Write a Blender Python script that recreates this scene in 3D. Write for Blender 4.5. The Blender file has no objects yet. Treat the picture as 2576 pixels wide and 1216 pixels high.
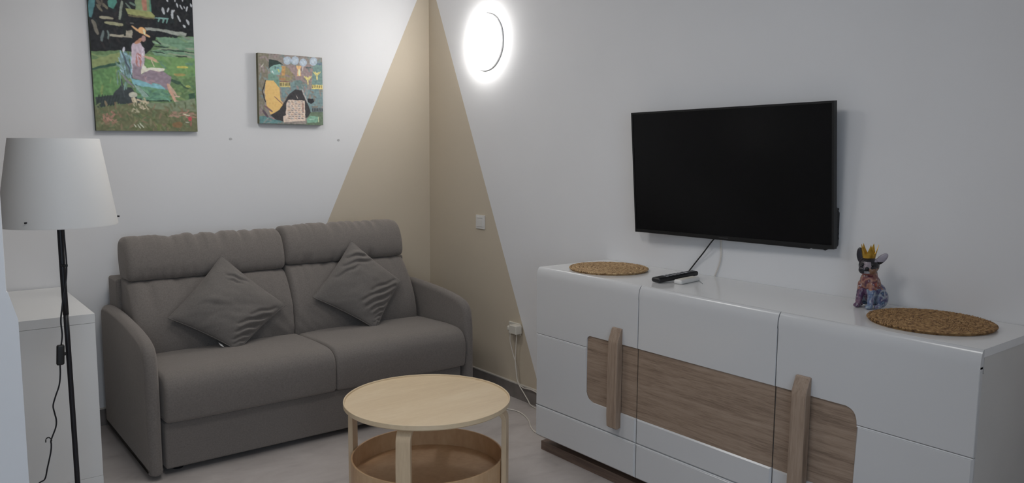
import bpy, bmesh, math, random
import numpy as np
from math import sin, cos, pi, radians, sqrt
from mathutils import Vector, Matrix, noise

random.seed(7)
scene = bpy.context.scene
C = scene.collection

# ------------------------------------------------------------------ camera
F_PX, YAW, PITCH, ROLL = 2000.0, radians(51.81), radians(6.667), radians(0.41)
CAM = Vector((-2.7244, -4.3169, 1.4))
fw = Vector((cos(PITCH)*cos(YAW), cos(PITCH)*sin(YAW), -sin(PITCH)))
rt0 = Vector((sin(YAW), -cos(YAW), 0))
up0 = rt0.cross(fw)
rt = rt0*cos(ROLL) + up0*sin(ROLL)
up = -rt0*sin(ROLL) + up0*cos(ROLL)
cam_data = bpy.data.cameras.new('camera')
cam_data.sensor_fit = 'HORIZONTAL'
cam_data.sensor_width = 36.0
cam_data.lens = 36.0*F_PX/2576.0
cam_data.clip_start = 0.05
cam = bpy.data.objects.new('camera', cam_data)
C.objects.link(cam)
cam.matrix_world = Matrix(((rt.x, up.x, -fw.x, CAM.x), (rt.y, up.y, -fw.y, CAM.y),
                           (rt.z, up.z, -fw.z, CAM.z), (0, 0, 0, 1)))
scene.camera = cam

# ------------------------------------------------------------------ world, daylight, exposure
world = bpy.data.worlds.new('sky')
scene.world = world
world.use_nodes = True
bg = world.node_tree.nodes['Background']
bg.inputs[0].default_value = (0.70, 0.83, 1.0, 1)
bg.inputs[1].default_value = 0.5

WIN = (-4.1, -1.9, 0.75, 2.25)      # window in the rear wall: x0, x1, z0, z1
sun = bpy.data.lights.new('window_daylight', 'AREA')
sun.shape = 'RECTANGLE'
sun.size, sun.size_y = WIN[1]-WIN[0], WIN[3]-WIN[2]
sun.energy = 30.0
sun.color = (0.66, 0.82, 1.0)
so = bpy.data.objects.new('window_daylight', sun)
so.location = ((WIN[0]+WIN[1])/2, -6.12, (WIN[2]+WIN[3])/2)
so.rotation_euler = (radians(90), 0, 0)
C.objects.link(so)

LAMP_EMIT = 21.0                     # emission of the round wall lamp
CEIL_EMIT = 10.4                     # emission of the two added, unseen ceiling lamps

scene.view_settings.view_transform = 'Standard'
scene.view_settings.look = 'None'
scene.view_settings.exposure = 0.05
scene.view_settings.gamma = 1.0
scene.view_settings.use_curve_mapping = False
scene.cycles.use_denoising = True
scene.cycles.use_light_tree = False
scene.cycles.max_bounces = 6
scene.cycles.glossy_bounces = 3
scene.cycles.use_adaptive_sampling = True
scene.cycles.adaptive_threshold = 0.02
scene.cycles.diffuse_bounces = 4


# ------------------------------------------------------------------ materials
def lin(r, g, b):
    f = lambda c: (c/255/12.92) if c/255 <= 0.04045 else ((c/255+0.055)/1.055)**2.4
    return (f(r), f(g), f(b), 1.0)


def new_mat(name):
    m = bpy.data.materials.new(name)
    m.use_nodes = True
    nt = m.node_tree
    return m, nt, nt.nodes['Principled BSDF']


def plain(name, col, rough=0.5, metal=0.0, bump=0.0, bump_scale=200.0, coat=0.0, var=0.0, var_scale=3.0, spec=0.5):
    m, nt, b = new_mat(name)
    b.inputs['Roughness'].default_value = rough
    b.inputs['Metallic'].default_value = metal
    b.inputs['Base Color'].default_value = (*col[:3], 1)
    b.inputs['Specular IOR Level'].default_value = spec
    if coat:
        b.inputs['Coat Weight'].default_value = coat
        b.inputs['Coat Roughness'].default_value = 0.04
    tc = nt.nodes.new('ShaderNodeTexCoord')
    if var:
        n = nt.nodes.new('ShaderNodeTexNoise')
        n.inputs['Scale'].default_value = var_scale
        n.inputs['Detail'].default_value = 1.5
        nt.links.new(tc.outputs['Object'], n.inputs['Vector'])
        r = nt.nodes.new('ShaderNodeValToRGB')
        r.color_ramp.elements[0].position = 0.3
        r.color_ramp.elements[1].position = 0.7
        r.color_ramp.elements[0].color = (*[c*(1-var) for c in col[:3]], 1)
        r.color_ramp.elements[1].color = (*[min(1, c*(1+var)) for c in col[:3]], 1)
        nt.links.new(n.outputs['Fac'], r.inputs['Fac'])
        nt.links.new(r.outputs['Color'], b.inputs['Base Color'])
    if bump:
        n2 = nt.nodes.new('ShaderNodeTexNoise')
        n2.inputs['Scale'].default_value = bump_scale
        n2.inputs['Detail'].default_value = 3
        nt.links.new(tc.outputs['Object'], n2.inputs['Vector'])
        bp = nt.nodes.new('ShaderNodeBump')
        bp.inputs['Strength'].default_value = bump
        bp.inputs['Distance'].default_value = 0.002
        nt.links.new(n2.outputs['Fac'], bp.inputs['Height'])
        nt.links.new(bp.outputs['Normal'], b.inputs['Normal'])
    return m


def wood(name, dark, mid, light, scale, rough=0.45, bump=0.15, ring=6.0, rot=(0, 0, 0)):
    """grain runs along the axis whose scale is smallest"""
    m, nt, b = new_mat(name)
    b.inputs['Roughness'].default_value = rough
    tc = nt.nodes.new('ShaderNodeTexCoord')
    mp = nt.nodes.new('ShaderNodeMapping')
    mp.inputs['Scale'].default_value = scale
    mp.inputs['Rotation'].default_value = rot
    nt.links.new(tc.outputs['Object'], mp.inputs['Vector'])
    n1 = nt.nodes.new('ShaderNodeTexNoise')
    n1.inputs['Scale'].default_value = ring
    n1.inputs['Detail'].default_value = 6
    n1.inputs['Roughness'].default_value = 0.62
    n1.inputs['Distortion'].default_value = 0.6
    nt.links.new(mp.outputs['Vector'], n1.inputs['Vector'])
    n2 = nt.nodes.new('ShaderNodeTexNoise')
    n2.inputs['Scale'].default_value = ring*7
    n2.inputs['Detail'].default_value = 4
    nt.links.new(mp.outputs['Vector'], n2.inputs['Vector'])
    mx = nt.nodes.new('ShaderNodeMath')
    mx.operation = 'MULTIPLY_ADD'
    mx.inputs[1].default_value = 0.35
    nt.links.new(n2.outputs['Fac'], mx.inputs[0])
    ml = nt.nodes.new('ShaderNodeMath')
    ml.operation = 'MULTIPLY'
    ml.inputs[1].default_value = 0.65
    nt.links.new(n1.outputs['Fac'], ml.inputs[0])
    nt.links.new(ml.outputs[0], mx.inputs[2])
    r = nt.nodes.new('ShaderNodeValToRGB')
    e = r.color_ramp.elements
    e[0].position, e[0].color = 0.33, (*dark[:3], 1)
    e[1].position, e[1].color = 0.68, (*light[:3], 1)
    k = e.new(0.5)
    k.color = (*mid[:3], 1)
    nt.links.new(mx.outputs[0], r.inputs['Fac'])
    nt.links.new(r.outputs['Color'], b.inputs['Base Color'])
    if bump:
        bp = nt.nodes.new('ShaderNodeBump')
        bp.inputs['Strength'].default_value = bump
        bp.inputs['Distance'].default_value = 0.001
        nt.links.new(mx.outputs[0], bp.inputs['Height'])
        nt.links.new(bp.outputs['Normal'], b.inputs['Normal'])
    return m


def fabric(name, col, var=0.16, scale=900.0):
    m, nt, b = new_mat(name)
    b.inputs['Roughness'].default_value = 0.95
    b.inputs['Specular IOR Level'].default_value = 0.15
    b.inputs['Sheen Weight'].default_value = 0.55
    b.inputs['Sheen Roughness'].default_value = 0.5
    b.inputs['Sheen Tint'].default_value = (*[min(1, c*3) for c in col[:3]], 1)
    tc = nt.nodes.new('ShaderNodeTexCoord')
    n = nt.nodes.new('ShaderNodeTexNoise')
    n.inputs['Scale'].default_value = scale
    n.inputs['Detail'].default_value = 2
    nt.links.new(tc.outputs['Object'], n.inputs['Vector'])
    n3 = nt.nodes.new('ShaderNodeTexNoise')
    n3.inputs['Scale'].default_value = 160
    n3.inputs['Detail'].default_value = 3
    nt.links.new(tc.outputs['Object'], n3.inputs['Vector'])
    ad = nt.nodes.new('ShaderNodeMath')
    ad.operation = 'MULTIPLY_ADD'
    ad.inputs[1].default_value = 0.5
    nt.links.new(n3.outputs['Fac'], ad.inputs[0])
    hl = nt.nodes.new('ShaderNodeMath')
    hl.operation = 'MULTIPLY'
    hl.inputs[1].default_value = 0.5
    nt.links.new(n.outputs['Fac'], hl.inputs[0])
    nt.links.new(hl.outputs[0], ad.inputs[2])
    r = nt.nodes.new('ShaderNodeValToRGB')
    r.color_ramp.elements[0].position = 0.35
    r.color_ramp.elements[1].position = 0.65
    r.color_ramp.elements[0].color = (*[c*(1-var) for c in col[:3]], 1)
    r.color_ramp.elements[1].color = (*[c*(1+var) for c in col[:3]], 1)
    nt.links.new(ad.outputs[0], r.inputs['Fac'])
    nt.links.new(r.outputs['Color'], b.inputs['Base Color'])
    bp = nt.nodes.new('ShaderNodeBump')
    bp.inputs['Strength'].default_value = 0.25
    bp.inputs['Distance'].default_value = 0.0015
    nt.links.new(ad.outputs[0], bp.inputs['Height'])
    nt.links.new(bp.outputs['Normal'], b.inputs['Normal'])
    return m


def emitter(name, col, strength):
    m, nt, b = new_mat(name)
    b.inputs['Base Color'].default_value = (0.9, 0.9, 0.9, 1)
    b.inputs['Emission Color'].default_value = (*col, 1)
    b.inputs['Emission Strength'].default_value = strength
    return m


def vcol_mat(name, rough=0.6):
    m, nt, b = new_mat(name)
    b.inputs['Roughness'].default_value = rough
    b.inputs['Specular IOR Level'].default_value = 0.3
    a = nt.nodes.new('ShaderNodeAttribute')
    a.attribute_name = 'paint'
    nt.links.new(a.outputs['Color'], b.inputs['Base Color'])
    return m


M = {}
M['wall'] = plain('wall_paint_white', (0.79, 0.785, 0.79), 0.75, var=0.012, var_scale=2.5)
M['beige'] = plain('wall_paint_beige', (0.60, 0.52, 0.405), 0.75, var=0.012, var_scale=2.5)
M['ceiling'] = plain('ceiling_paint', (0.82, 0.81, 0.80), 0.85, var=0.01)
M['skirting'] = plain('skirting_tile', (0.22, 0.195, 0.18), 0.45, var=0.12, var_scale=14)
M['skirt_line'] = plain('skirting_grout', (0.62, 0.58, 0.52), 0.7, var=0.05)
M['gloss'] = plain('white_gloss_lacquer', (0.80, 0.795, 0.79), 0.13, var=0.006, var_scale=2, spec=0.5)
M['gloss_front'] = plain('white_lacquer_front', (0.62, 0.615, 0.615), 0.20, var=0.006, var_scale=2)  # same white lacquer as the top, greyed for the dimmer light on fronts
M['sideboard_side'] = plain('white_melamine', (0.66, 0.64, 0.61), 0.5, bump=0.1, bump_scale=300, var=0.02, var_scale=6)
M['cab'] = plain('cabinet_white_foil', (0.80, 0.795, 0.78), 0.35, var=0.008)
M['dark_gap'] = plain('dark_recess', (0.03, 0.028, 0.027), 0.8, var=0.1)
M['oak'] = wood('sonoma_oak', lin(118, 99, 84), lin(152, 131, 113), lin(168, 148, 130), (6.0, 0.34, 6.0), 0.5, ring=9.0)
M['oak_shaded'] = wood('shaded_oak_plinth', lin(84, 66, 56), lin(116, 95, 82), lin(134, 112, 97), (6.0, 0.34, 6.0), 0.5, ring=9.0)  # same oak, with the shade under the doors put into its colour
M['oak_v'] = wood('sonoma_oak_upright', lin(126, 106, 90), lin(156, 135, 117), lin(172, 152, 134), (6.0, 6.0, 0.34), 0.5, ring=9.0)
M['birch'] = wood('birch_veneer', lin(212, 188, 154), lin(220, 197, 163), lin(227, 206, 174), (0.7, 4.0, 4.0), 0.36, bump=0.02, ring=3.0, rot=(0, 0, radians(-62)))
M['birch_leg'] = wood('birch_bentwood', lin(204, 178, 146), lin(214, 189, 156), lin(222, 199, 168), (5.0, 5.0, 0.6), 0.42, bump=0.04, ring=4.0)
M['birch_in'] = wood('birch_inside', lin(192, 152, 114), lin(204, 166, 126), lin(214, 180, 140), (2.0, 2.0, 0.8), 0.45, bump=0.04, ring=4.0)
M['sofa'] = fabric('sofa_woven_grey', (0.185, 0.165, 0.150))
M['pillow'] = fabric('pillow_grey', (0.165, 0.150, 0.138), 0.14)
M['shade'] = plain('lampshade_white', (0.80, 0.79, 0.77), 0.7, var=0.006, bump=0.05, bump_scale=400)
M['black'] = plain('black_plastic', (0.012, 0.012, 0.013), 0.42, var=0.1, var_scale=20)
M['pole'] = plain('black_lacquered_metal', (0.010, 0.010, 0.014), 0.4, var=0.1, var_scale=10)
M['screen'] = plain('tv_screen', (0.0055, 0.0055, 0.006), 0.22, spec=0.22, var=0.02)
M['bezel'] = plain('tv_bezel', (0.004, 0.004, 0.0045), 0.45, var=0.05)
M['white_plastic'] = plain('white_plastic', (0.72, 0.70, 0.67), 0.35, var=0.01)
M['off_white'] = plain('ivory_plastic', (0.70, 0.66, 0.58), 0.4, var=0.01)
M['cable_white'] = plain('white_cable', (0.70, 0.65, 0.58), 0.45, var=0.02)
M['grey_mark'] = plain('filled_hole_plaster', (0.50, 0.49, 0.49), 0.8, var=0.15, var_scale=80)
M['canvas_edge'] = plain('canvas_edge_olive', lin(112, 108, 84), 0.8, var=0.2, var_scale=12)
M['canvas_edge2'] = plain('canvas_edge_dark', lin(58, 66, 50), 0.8, var=0.3, var_scale=9)
M['paint'] = vcol_mat('oil_paint', 0.55)
M['gold'] = plain('gold_glaze', lin(190, 150, 60), 0.3, metal=0.7, var=0.2, var_scale=60)
M['lamp_emit'] = emitter('lamp_diffuser', (1.0, 0.985, 0.96), LAMP_EMIT)
M['ceil_emit'] = emitter('added_lamp_diffuser', (1.0, 0.985, 0.965), CEIL_EMIT)
M['lamp_rim'] = plain('lamp_rim_grey', (0.42, 0.42, 0.42), 0.4, var=0.02)
M['tv_mark'] = plain('tv_mark_grey', (0.05, 0.05, 0.052), 0.4, var=0.05)
M['btn'] = plain('remote_button_grey', (0.32, 0.32, 0.33), 0.5, var=0.05)


def floor_mat():
    m, nt, b = new_mat('floor_stone_tile')
    b.inputs['Roughness'].default_value = 0.34
    tc = nt.nodes.new('ShaderNodeTexCoord')
    mp = nt.nodes.new('ShaderNodeMapping')
    mp.inputs['Scale'].default_value = (1.0, 1.9, 1)
    mp.inputs['Rotation'].default_value = (0, 0, 0.5)
    nt.links.new(tc.outputs['Object'], mp.inputs['Vector'])
    n = nt.nodes.new('ShaderNodeTexNoise')
    n.inputs['Scale'].default_value = 4.2
    n.inputs['Detail'].default_value = 7
    n.inputs['Roughness'].default_value = 0.6
    n.inputs['Distortion'].default_value = 0.9
    nt.links.new(mp.outputs['Vector'], n.inputs['Vector'])
    r = nt.nodes.new('ShaderNodeValToRGB')
    e = r.color_ramp.elements
    e[0].position, e[0].color = 0.32, (0.42, 0.38, 0.36, 1)
    e[1].position, e[1].color = 0.66, (0.53, 0.485, 0.46, 1)
    k = e.new(0.46)
    k.color = (0.48, 0.435, 0.41, 1)
    nt.links.new(n.outputs['Fac'], r.inputs['Fac'])
    nt.links.new(r.outputs['Color'], b.inputs['Base Color'])
    return m


def wicker_mat(name, cols):
    m, nt, b = new_mat(name)
    b.inputs['Roughness'].default_value = 0.7
    tc = nt.nodes.new('ShaderNodeTexCoord')
    n = nt.nodes.new('ShaderNodeTexNoise')
    n.inputs['Scale'].default_value = 75
    n.inputs['Detail'].default_value = 4
    nt.links.new(tc.outputs['Object'], n.inputs['Vector'])
    r = nt.nodes.new('ShaderNodeValToRGB')
    e = r.color_ramp.elements
    e[0].position, e[0].color = 0.30, cols[0]
    e[1].position, e[1].color = 0.70, cols[2]
    k = e.new(0.48)
    k.color = cols[1]
    nt.links.new(n.outputs['Fac'], r.inputs['Fac'])
    nt.links.new(r.outputs['Color'], b.inputs['Base Color'])
    return m


M['floor'] = floor_mat()
M['wicker'] = wicker_mat('water_hyacinth_brown', (lin(92, 62, 36), lin(152, 116, 74), lin(188, 152, 104)))
M['wicker_pale'] = wicker_mat('water_hyacinth_pale', (lin(112, 82, 52), lin(180, 146, 104), lin(212, 182, 138)))


# ------------------------------------------------------------------ object helpers
def link(name, me, mat, parent=None, smooth=False):
    o = bpy.data.objects.new(name, me)
    C.objects.link(o)
    if mat is not None and not me.materials:
        me.materials.append(mat)
    if smooth:
        for p in me.polygons:
            p.use_smooth = True
    if parent is not None:
        o.parent = parent
        if parent.type == 'EMPTY':
            o.matrix_parent_inverse = parent.matrix_basis.inverted()
    return o


def mesh_obj(name, verts, faces, mat, parent=None, smooth=False):
    me = bpy.data.meshes.new(name)
    me.from_pydata([tuple(v) for v in verts], [], faces)
    me.update()
    return link(name, me, mat, parent, smooth)


def bm_obj(name, bm, mat, parent=None, smooth=False, angle=None):
    bmesh.ops.recalc_face_normals(bm, faces=bm.faces[:])
    me = bpy.data.meshes.new(name)
    bm.to_mesh(me)
    bm.free()
    o = link(name, me, mat, parent, smooth or angle is not None)
    if angle is not None:
        me.set_sharp_from_angle(angle=radians(angle))
        if angle <= 45:
            w = o.modifiers.new('weighted_normals', 'WEIGHTED_NORMAL')
            w.keep_sharp = True
            w.weight = 80
    return o


def thing(name, label, cat, loc, group=None):
    e = bpy.data.objects.new(name, None)
    e.empty_display_size = 0.05
    e.location = loc
    C.objects.link(e)
    e['label'] = label
    e['category'] = cat
    if group:
        e['group'] = group
    return e


def tag(o, label, cat, group=None):
    o['label'] = label
    o['category'] = cat
    if group:
        o['group'] = group
    return o


def struct(o):
    o['kind'] = 'structure'
    return o


def add_box(bm, x0, x1, y0, y1, z0, z1, bev=0.0, seg=2):
    vs = [bm.verts.new(p) for p in ((x0, y0, z0), (x1, y0, z0), (x1, y1, z0), (x0, y1, z0),
                                    (x0, y0, z1), (x1, y0, z1), (x1, y1, z1), (x0, y1, z1))]
    fs = [bm.faces.new([vs[i] for i in f]) for f in
          ((3, 2, 1, 0), (4, 5, 6, 7), (0, 1, 5, 4), (1, 2, 6, 5), (2, 3, 7, 6), (3, 0, 4, 7))]
    if bev:
        es = list({e for f in fs for e in f.edges})
        bmesh.ops.bevel(bm, geom=es, offset=bev, segments=seg, profile=0.5, affect='EDGES')


def box(name, x0, x1, y0, y1, z0, z1, mat, parent=None, bev=0.0, seg=2):
    bm = bmesh.new()
    add_box(bm, x0, x1, y0, y1, z0, z1, bev, seg)
    return bm_obj(name, bm, mat, parent, angle=35 if bev else None)


def prism(name, pts, to3, d0, d1, mat, parent=None, bev=0.0, seg=2, angle=35):
    """2-D outline pts extruded between depth d0 and d1; to3(a, b, d) -> xyz"""
    bm = bmesh.new()
    a = [bm.verts.new(to3(p[0], p[1], d0)) for p in pts]
    b = [bm.verts.new(to3(p[0], p[1], d1)) for p in pts]
    n = len(pts)
    bm.faces.new(a)
    bm.faces.new(b[::-1])
    for i in range(n):
        bm.faces.new([a[i], b[i], b[(i+1) % n], a[(i+1) % n]])
    if bev:
        bm.edges.ensure_lookup_table()
        sa, sb = set(a), set(b)
        es = [e for e in bm.edges if (e.verts[0] in sa and e.verts[1] in sa) or (e.verts[0] in sb and e.verts[1] in sb)]
        bmesh.ops.bevel(bm, geom=es, offset=bev, segments=seg, profile=0.5, affect='EDGES')
    return bm_obj(name, bm, mat, parent, angle=angle)


def catmull(pts, per=8):
    P = [Vector(p) for p in pts]
    P = [P[0]*2-P[1]] + P + [P[-1]*2-P[-2]]
    out = []
    for i in range(1, len(P)-2):
        for k in range(per):
            t = k/per
            a, b, c, d = P[i-1], P[i], P[i+1], P[i+2]
            out.append(0.5*((2*b)+(c-a)*t+(2*a-5*b+4*c-d)*t*t+(3*b-a-3*c+d)*t**3))
    out.append(P[-2].copy())
    return out


def tube_geo(path, r, seg=8):
    """radius may be a number or function of 0..1"""
    V, Fc = [], []
    n = len(path)
    ref = Vector((0, 0, 1))
    for i, p in enumerate(path):
        t = (path[min(i+1, n-1)] - path[max(i-1, 0)]).normalized()
        if abs(t.dot(ref)) > 0.95:
            ref = Vector((1, 0, 0))
        s = t.cross(ref).normalized()
        u = s.cross(t)
        rr = r(i/(n-1)) if callable(r) else r
        for k in range(seg):
            a = 2*pi*k/seg
            V.append(p + s*rr*cos(a) + u*rr*sin(a))
    for i in range(n-1):
        for k in range(seg):
            Fc.append((i*seg+k, i*seg+(k+1) % seg, (i+1)*seg+(k+1) % seg, (i+1)*seg+k))
    Fc.append(tuple(range(seg))[::-1])
    Fc.append(tuple((n-1)*seg+k for k in range(seg)))
    return V, Fc


def tube(name, pts, r, mat, parent=None, seg=8, per=8, smooth_path=True):
    path = catmull(pts, per) if smooth_path else [Vector(p) for p in pts]
    V, Fc = tube_geo(path, r, seg)
    return mesh_obj(name, V, Fc, mat, parent, True)


def lathe(name, prof, axis_o, ax, mat, parent=None, seg=64, smooth=True, angle=40, closed=False):
    """profile (radius, height) turned about the direction ax ('x-','z') at axis_o"""
    V, Fc = [], []
    n = len(prof)
    for k in range(seg):
        a = 2*pi*k/seg
        for r, h in prof:
            if ax == 'z':
                V.append((axis_o[0]+r*cos(a), axis_o[1]+r*sin(a), axis_o[2]+h))
            else:                       # towards -x
                V.append((axis_o[0]-h, axis_o[1]+r*cos(a), axis_o[2]+r*sin(a)))
    m = n if closed else n-1
    for k in range(seg):
        for i in range(m):
            a, b = k*n+i, k*n+(i+1) % n
            c, d = ((k+1) % seg)*n+(i+1) % n, ((k+1) % seg)*n+i
            Fc.append((a, b, c, d))
    bm = bmesh.new()
    vs = [bm.verts.new(v) for v in V]
    for f in Fc:
        try:
            bm.faces.new([vs[i] for i in f])
        except ValueError:
            pass
    bmesh.ops.remove_doubles(bm, verts=bm.verts[:], dist=1e-6)
    return bm_obj(name, bm, mat, parent, angle=angle)


def rbox_geo(s, r, n, corner=5):
    """rounded box, half sizes s, corner radius r, interior divisions n -> verts (local), faces"""
    def axis(h, k):
        c = [-(h) + r*(1-math.tan(pi/4*(1-i/corner))) for i in range(corner)]
        inner = [-(h-r) + (2*(h-r))*i/k for i in range(k+1)]
        return c + inner + [-v for v in c[::-1]]
    A = [axis(s[i], n[i]) for i in range(3)]
    idx, V, Fc = {}, [], []

    def vert(p):
        key = tuple(round(c, 6) for c in p)
        if key not in idx:
            q = [max(-(s[i]-r), min(s[i]-r, p[i])) for i in range(3)]
            d = Vector(p) - Vector(q)
            if d.length > 1e-9:
                d = d.normalized()*r
            idx[key] = len(V)
            V.append(Vector(q)+d)
        return idx[key]
    for ax in range(3):
        u, v = (ax+1) % 3, (ax+2) % 3
        for sg in (-1, 1):
            for i in range(len(A[u])-1):
                for j in range(len(A[v])-1):
                    q = []
                    for a, b in ((i, j), (i+1, j), (i+1, j+1), (i, j+1)):
                        p = [0, 0, 0]
                        p[ax] = sg*s[ax]
                        p[u] = A[u][a]
                        p[v] = A[v][b]
                        q.append(vert(p))
                    Fc.append(tuple(q if sg > 0 else q[::-1]))
    return V, Fc


def soft(name, c, s, r, n, mat, parent, fn=None, corner=5):
    V, Fc = rbox_geo(s, r, n, corner)
    out = []
    for p in V:
        q = p.copy()
        if fn:
            q = fn(q, (p.x/s[0], p.y/s[1], p.z/s[2]))
        out.append(q+Vector(c))
    return mesh_obj(name, out, Fc, mat, parent, True)


def nz(x, y, z, k=1.0):
    return noise.noise(Vector((x*k, y*k, z*k)))


# ================================================================== THE ROOM
H = 2.5
XL, YR = -4.6, -6.0
floor = struct(box('floor', XL-0.1, 0.1, YR-0.1, 0.1, -0.12, 0.0, M['floor']))
struct(box('ceiling', XL-0.1, 0.1, YR-0.1, 0.1, H, H+0.1, M['ceiling']))

# left wall (sofa wall, y = 0) and right wall (x = 0), each with the painted beige triangle
APEX = 2.487


def painted_wall(name, mapf, length, slope):
    b = APEX*slope
    V = [mapf(0, 0), mapf(b, 0), mapf(length, 0), mapf(length, H), mapf(0, H), mapf(0, APEX)]
    k = len(V)
    V += [tuple(a+d for a, d in zip(v, mapf.off)) for v in V]
    Fc = [(0, 1, 5), (1, 2, 3, 4, 5), (k+0, k+5, k+1), (k+1, k+5, k+4, k+3, k+2)]
    ring = [0, 1, 2, 3, 4, 5]
    for i in range(6):
        a, c = ring[i], ring[(i+1) % 6]
        Fc.append((a, k+a, k+c, c))
    me = bpy.data.meshes.new(name)
    me.from_pydata(V, [], Fc)
    me.materials.append(M['wall'])
    me.materials.append(M['beige'])
    me.polygons[0].material_index = 1
    o = link(name, me, None)
    bm = bmesh.new()
    bm.from_mesh(me)
    bmesh.ops.recalc_face_normals(bm, faces=bm.faces[:])
    bm.to_mesh(me)
    bm.free()
    return struct(o)


def mapL(a, z): return (-a, 0.0, z)
mapL.off = (0, 0.1, 0)
def mapR(a, z): return (0.0, -a, z)
mapR.off = (0.1, 0, 0)


wall_left = painted_wall('wall_left', mapL, -XL, 0.4635)
wall_right = painted_wall('wall_right', mapR, -YR, 0.4625)
struct(box('wall_far_left', XL-0.1, XL, YR, 0, 0, H, M['wall']))
# rear wall with the window opening
bm = bmesh.new()
add_box(bm, XL, WIN[0], YR-0.1, YR, 0, H)
add_box(bm, WIN[1], 0, YR-0.1, YR, 0, H)
add_box(bm, WIN[0], WIN[1], YR-0.1, YR, 0, WIN[2])
add_box(bm, WIN[0], WIN[1], YR-0.1, YR, WIN[3], H)
struct(bm_obj('wall_rear', bm, M['wall']))
win = struct(box('window_1', WIN[0], WIN[1], YR-0.07, YR-0.02, WIN[2], WIN[2]+0.05, M['white_plastic']))
for nm, a in (('window_head', (WIN[0], WIN[1], WIN[3]-0.05, WIN[3])), ('window_stile', (WIN[0], WIN[0]+0.05, WIN[2]+0.05, WIN[3]-0.05)),
              ('window_stile', (WIN[1]-0.05, WIN[1], WIN[2]+0.05, WIN[3]-0.05)),
              ('window_mullion', ((WIN[0]+WIN[1])/2-0.04, (WIN[0]+WIN[1])/2+0.04, WIN[2]+0.05, WIN[3]-0.05))):
    box(nm, a[0], a[1], YR-0.07, YR-0.02, a[2], a[3], M['white_plastic'], win)
# unseen wall added to block window light, and the partition whose white edge shows at the left border
struct(box('wall_light_block', -1.15, 0.0, -4.32, -4.22, 0, H, M['wall']))
struct(box('wall_partition', XL, -2.501, -1.95, -1.85, 0, H, M['wall'], bev=0.003))
struct(prism('trim_1', [(-2.54, 0), (-2.480, 0), (-2.480, 0.952), (-2.499, 1.027), (-2.54, 1.027)],
             lambda a, b, d: (a, d, b), -1.9502, -1.8498, M['wall']))


# skirting tiles with a pale top line
def skirting(name, horizontal, a0, a1):
    t = 0.010
    if horizontal:
        o = box(name, a0, a1, -t, 0.0, 0.0, 0.084, M['skirting'])
        box('skirting_top', a0, a1, -t-0.002, 0.0, 0.084, 0.090, M['skirt_line'], o)
    else:
        o = box(name, -t, 0.0, a0, a1, 0.0, 0.084, M['skirting'])
        box('skirting_top', -t-0.002, 0.0, a0, a1, 0.084, 0.090, M['skirt_line'], o)
    return struct(o)


skirting('baseboard_left', True, XL, -0.012)
skirting('baseboard_right', False, -4.22, 0.0)

# two filled drill holes between the pictures and the sofa
for x, z in ((-1.256, 1.441), (-0.627, 1.442)):
    bm = bmesh.new()
    k = 12
    f = [bm.verts.new((x+0.008*cos(2*pi*i/k)*(1+0.3*random.random()), -0.0012, z+0.006*sin(2*pi*i/k)*(1+0.3*random.random()))) for i in range(k)]
    b2 = [bm.verts.new((v.co.x, 0.0, v.co.z)) for v in f]
    bm.faces.new(f)
    for i in range(k):
        bm.faces.new([f[i], b2[i], b2[(i+1) % k], f[(i+1) % k]])
    bm_obj('filled_drill_hole', bm, M['grey_mark'], wall_left)

# ================================================================== SIDEBOARD
SX = -0.44            # plane of the door fronts
SY0, SY1 = -1.597, -3.457
ST = 0.870
GAPS = (-2.217, -2.836)
sb = thing('sideboard', 'long white gloss sideboard with brown oak band and two upright oak handles', 'sideboard', (-0.21, -2.53, 0))
box('carcass', -0.4055, -0.002, SY1+0.004, SY0-0.004, 0.086, ST-0.024, M['sideboard_side'], sb, 0.001)
box('top_panel', -0.419, -0.002, SY1, SY0, ST-0.024, ST, M['gloss'], sb, 0.0015)
box('plinth', -0.390, -0.03, SY1+0.02, SY0+0.016, 0.0, 0.042, M['oak_shaded'], sb, 0.001)
for y in (SY0-0.06, (SY0+SY1)/2, SY1+0.06):
    box('plinth_block', -0.33, -0.06, y-0.03, y+0.03, 0.042, 0.086, M['sideboard_side'], sb)

IN_L, IN_R, IN_B, IN_T, IR = -1.929, -3.122, 0.335, 0.619, 0.036
GU, GL, GW = 0.5665, 0.2315, 0.0011     # groove heights and half width
DB = 0.088


def arc(cx, cz, r, a0, a1, k=7):
    return [(cx+r*cos(radians(a0+(a1-a0)*i/k)), cz+r*sin(radians(a0+(a1-a0)*i/k))) for i in range(k+1)]


def yz(a, b, d): return (d, a, b)


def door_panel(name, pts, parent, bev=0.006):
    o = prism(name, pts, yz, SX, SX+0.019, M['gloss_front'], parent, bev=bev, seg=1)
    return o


def curved_cap(y0, y1, parent):
    """rolled top edge of a door: from the front plane up and back to the top panel"""
    z0 = 0.826
    prof = [(SX-0.0001, z0-0.010), (SX-0.0001, z0)]
    for i in range(1, 11):
        a = pi/2*i/10
        prof.append((SX-0.0001+0.0186*(1-cos(a)), z0+(ST-z0)*sin(a)))
    prof += [(SX+0.0205, ST-0.002), (SX+0.0205, z0-0.010)]
    bm = bmesh.new()
    A = [bm.verts.new((x, y0, z)) for x, z in prof]
    B = [bm.verts.new((x, y1, z)) for x, z in prof]
    n = len(prof)
    for i in range(n):
        bm.faces.new([A[i], A[(i+1) % n], B[(i+1) % n], B[i]])
    bm.faces.new(A)
    bm.faces.new(B[::-1])
    return bm_obj('rolled_edge', bm, M['gloss_front'], parent, angle=30)


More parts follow.
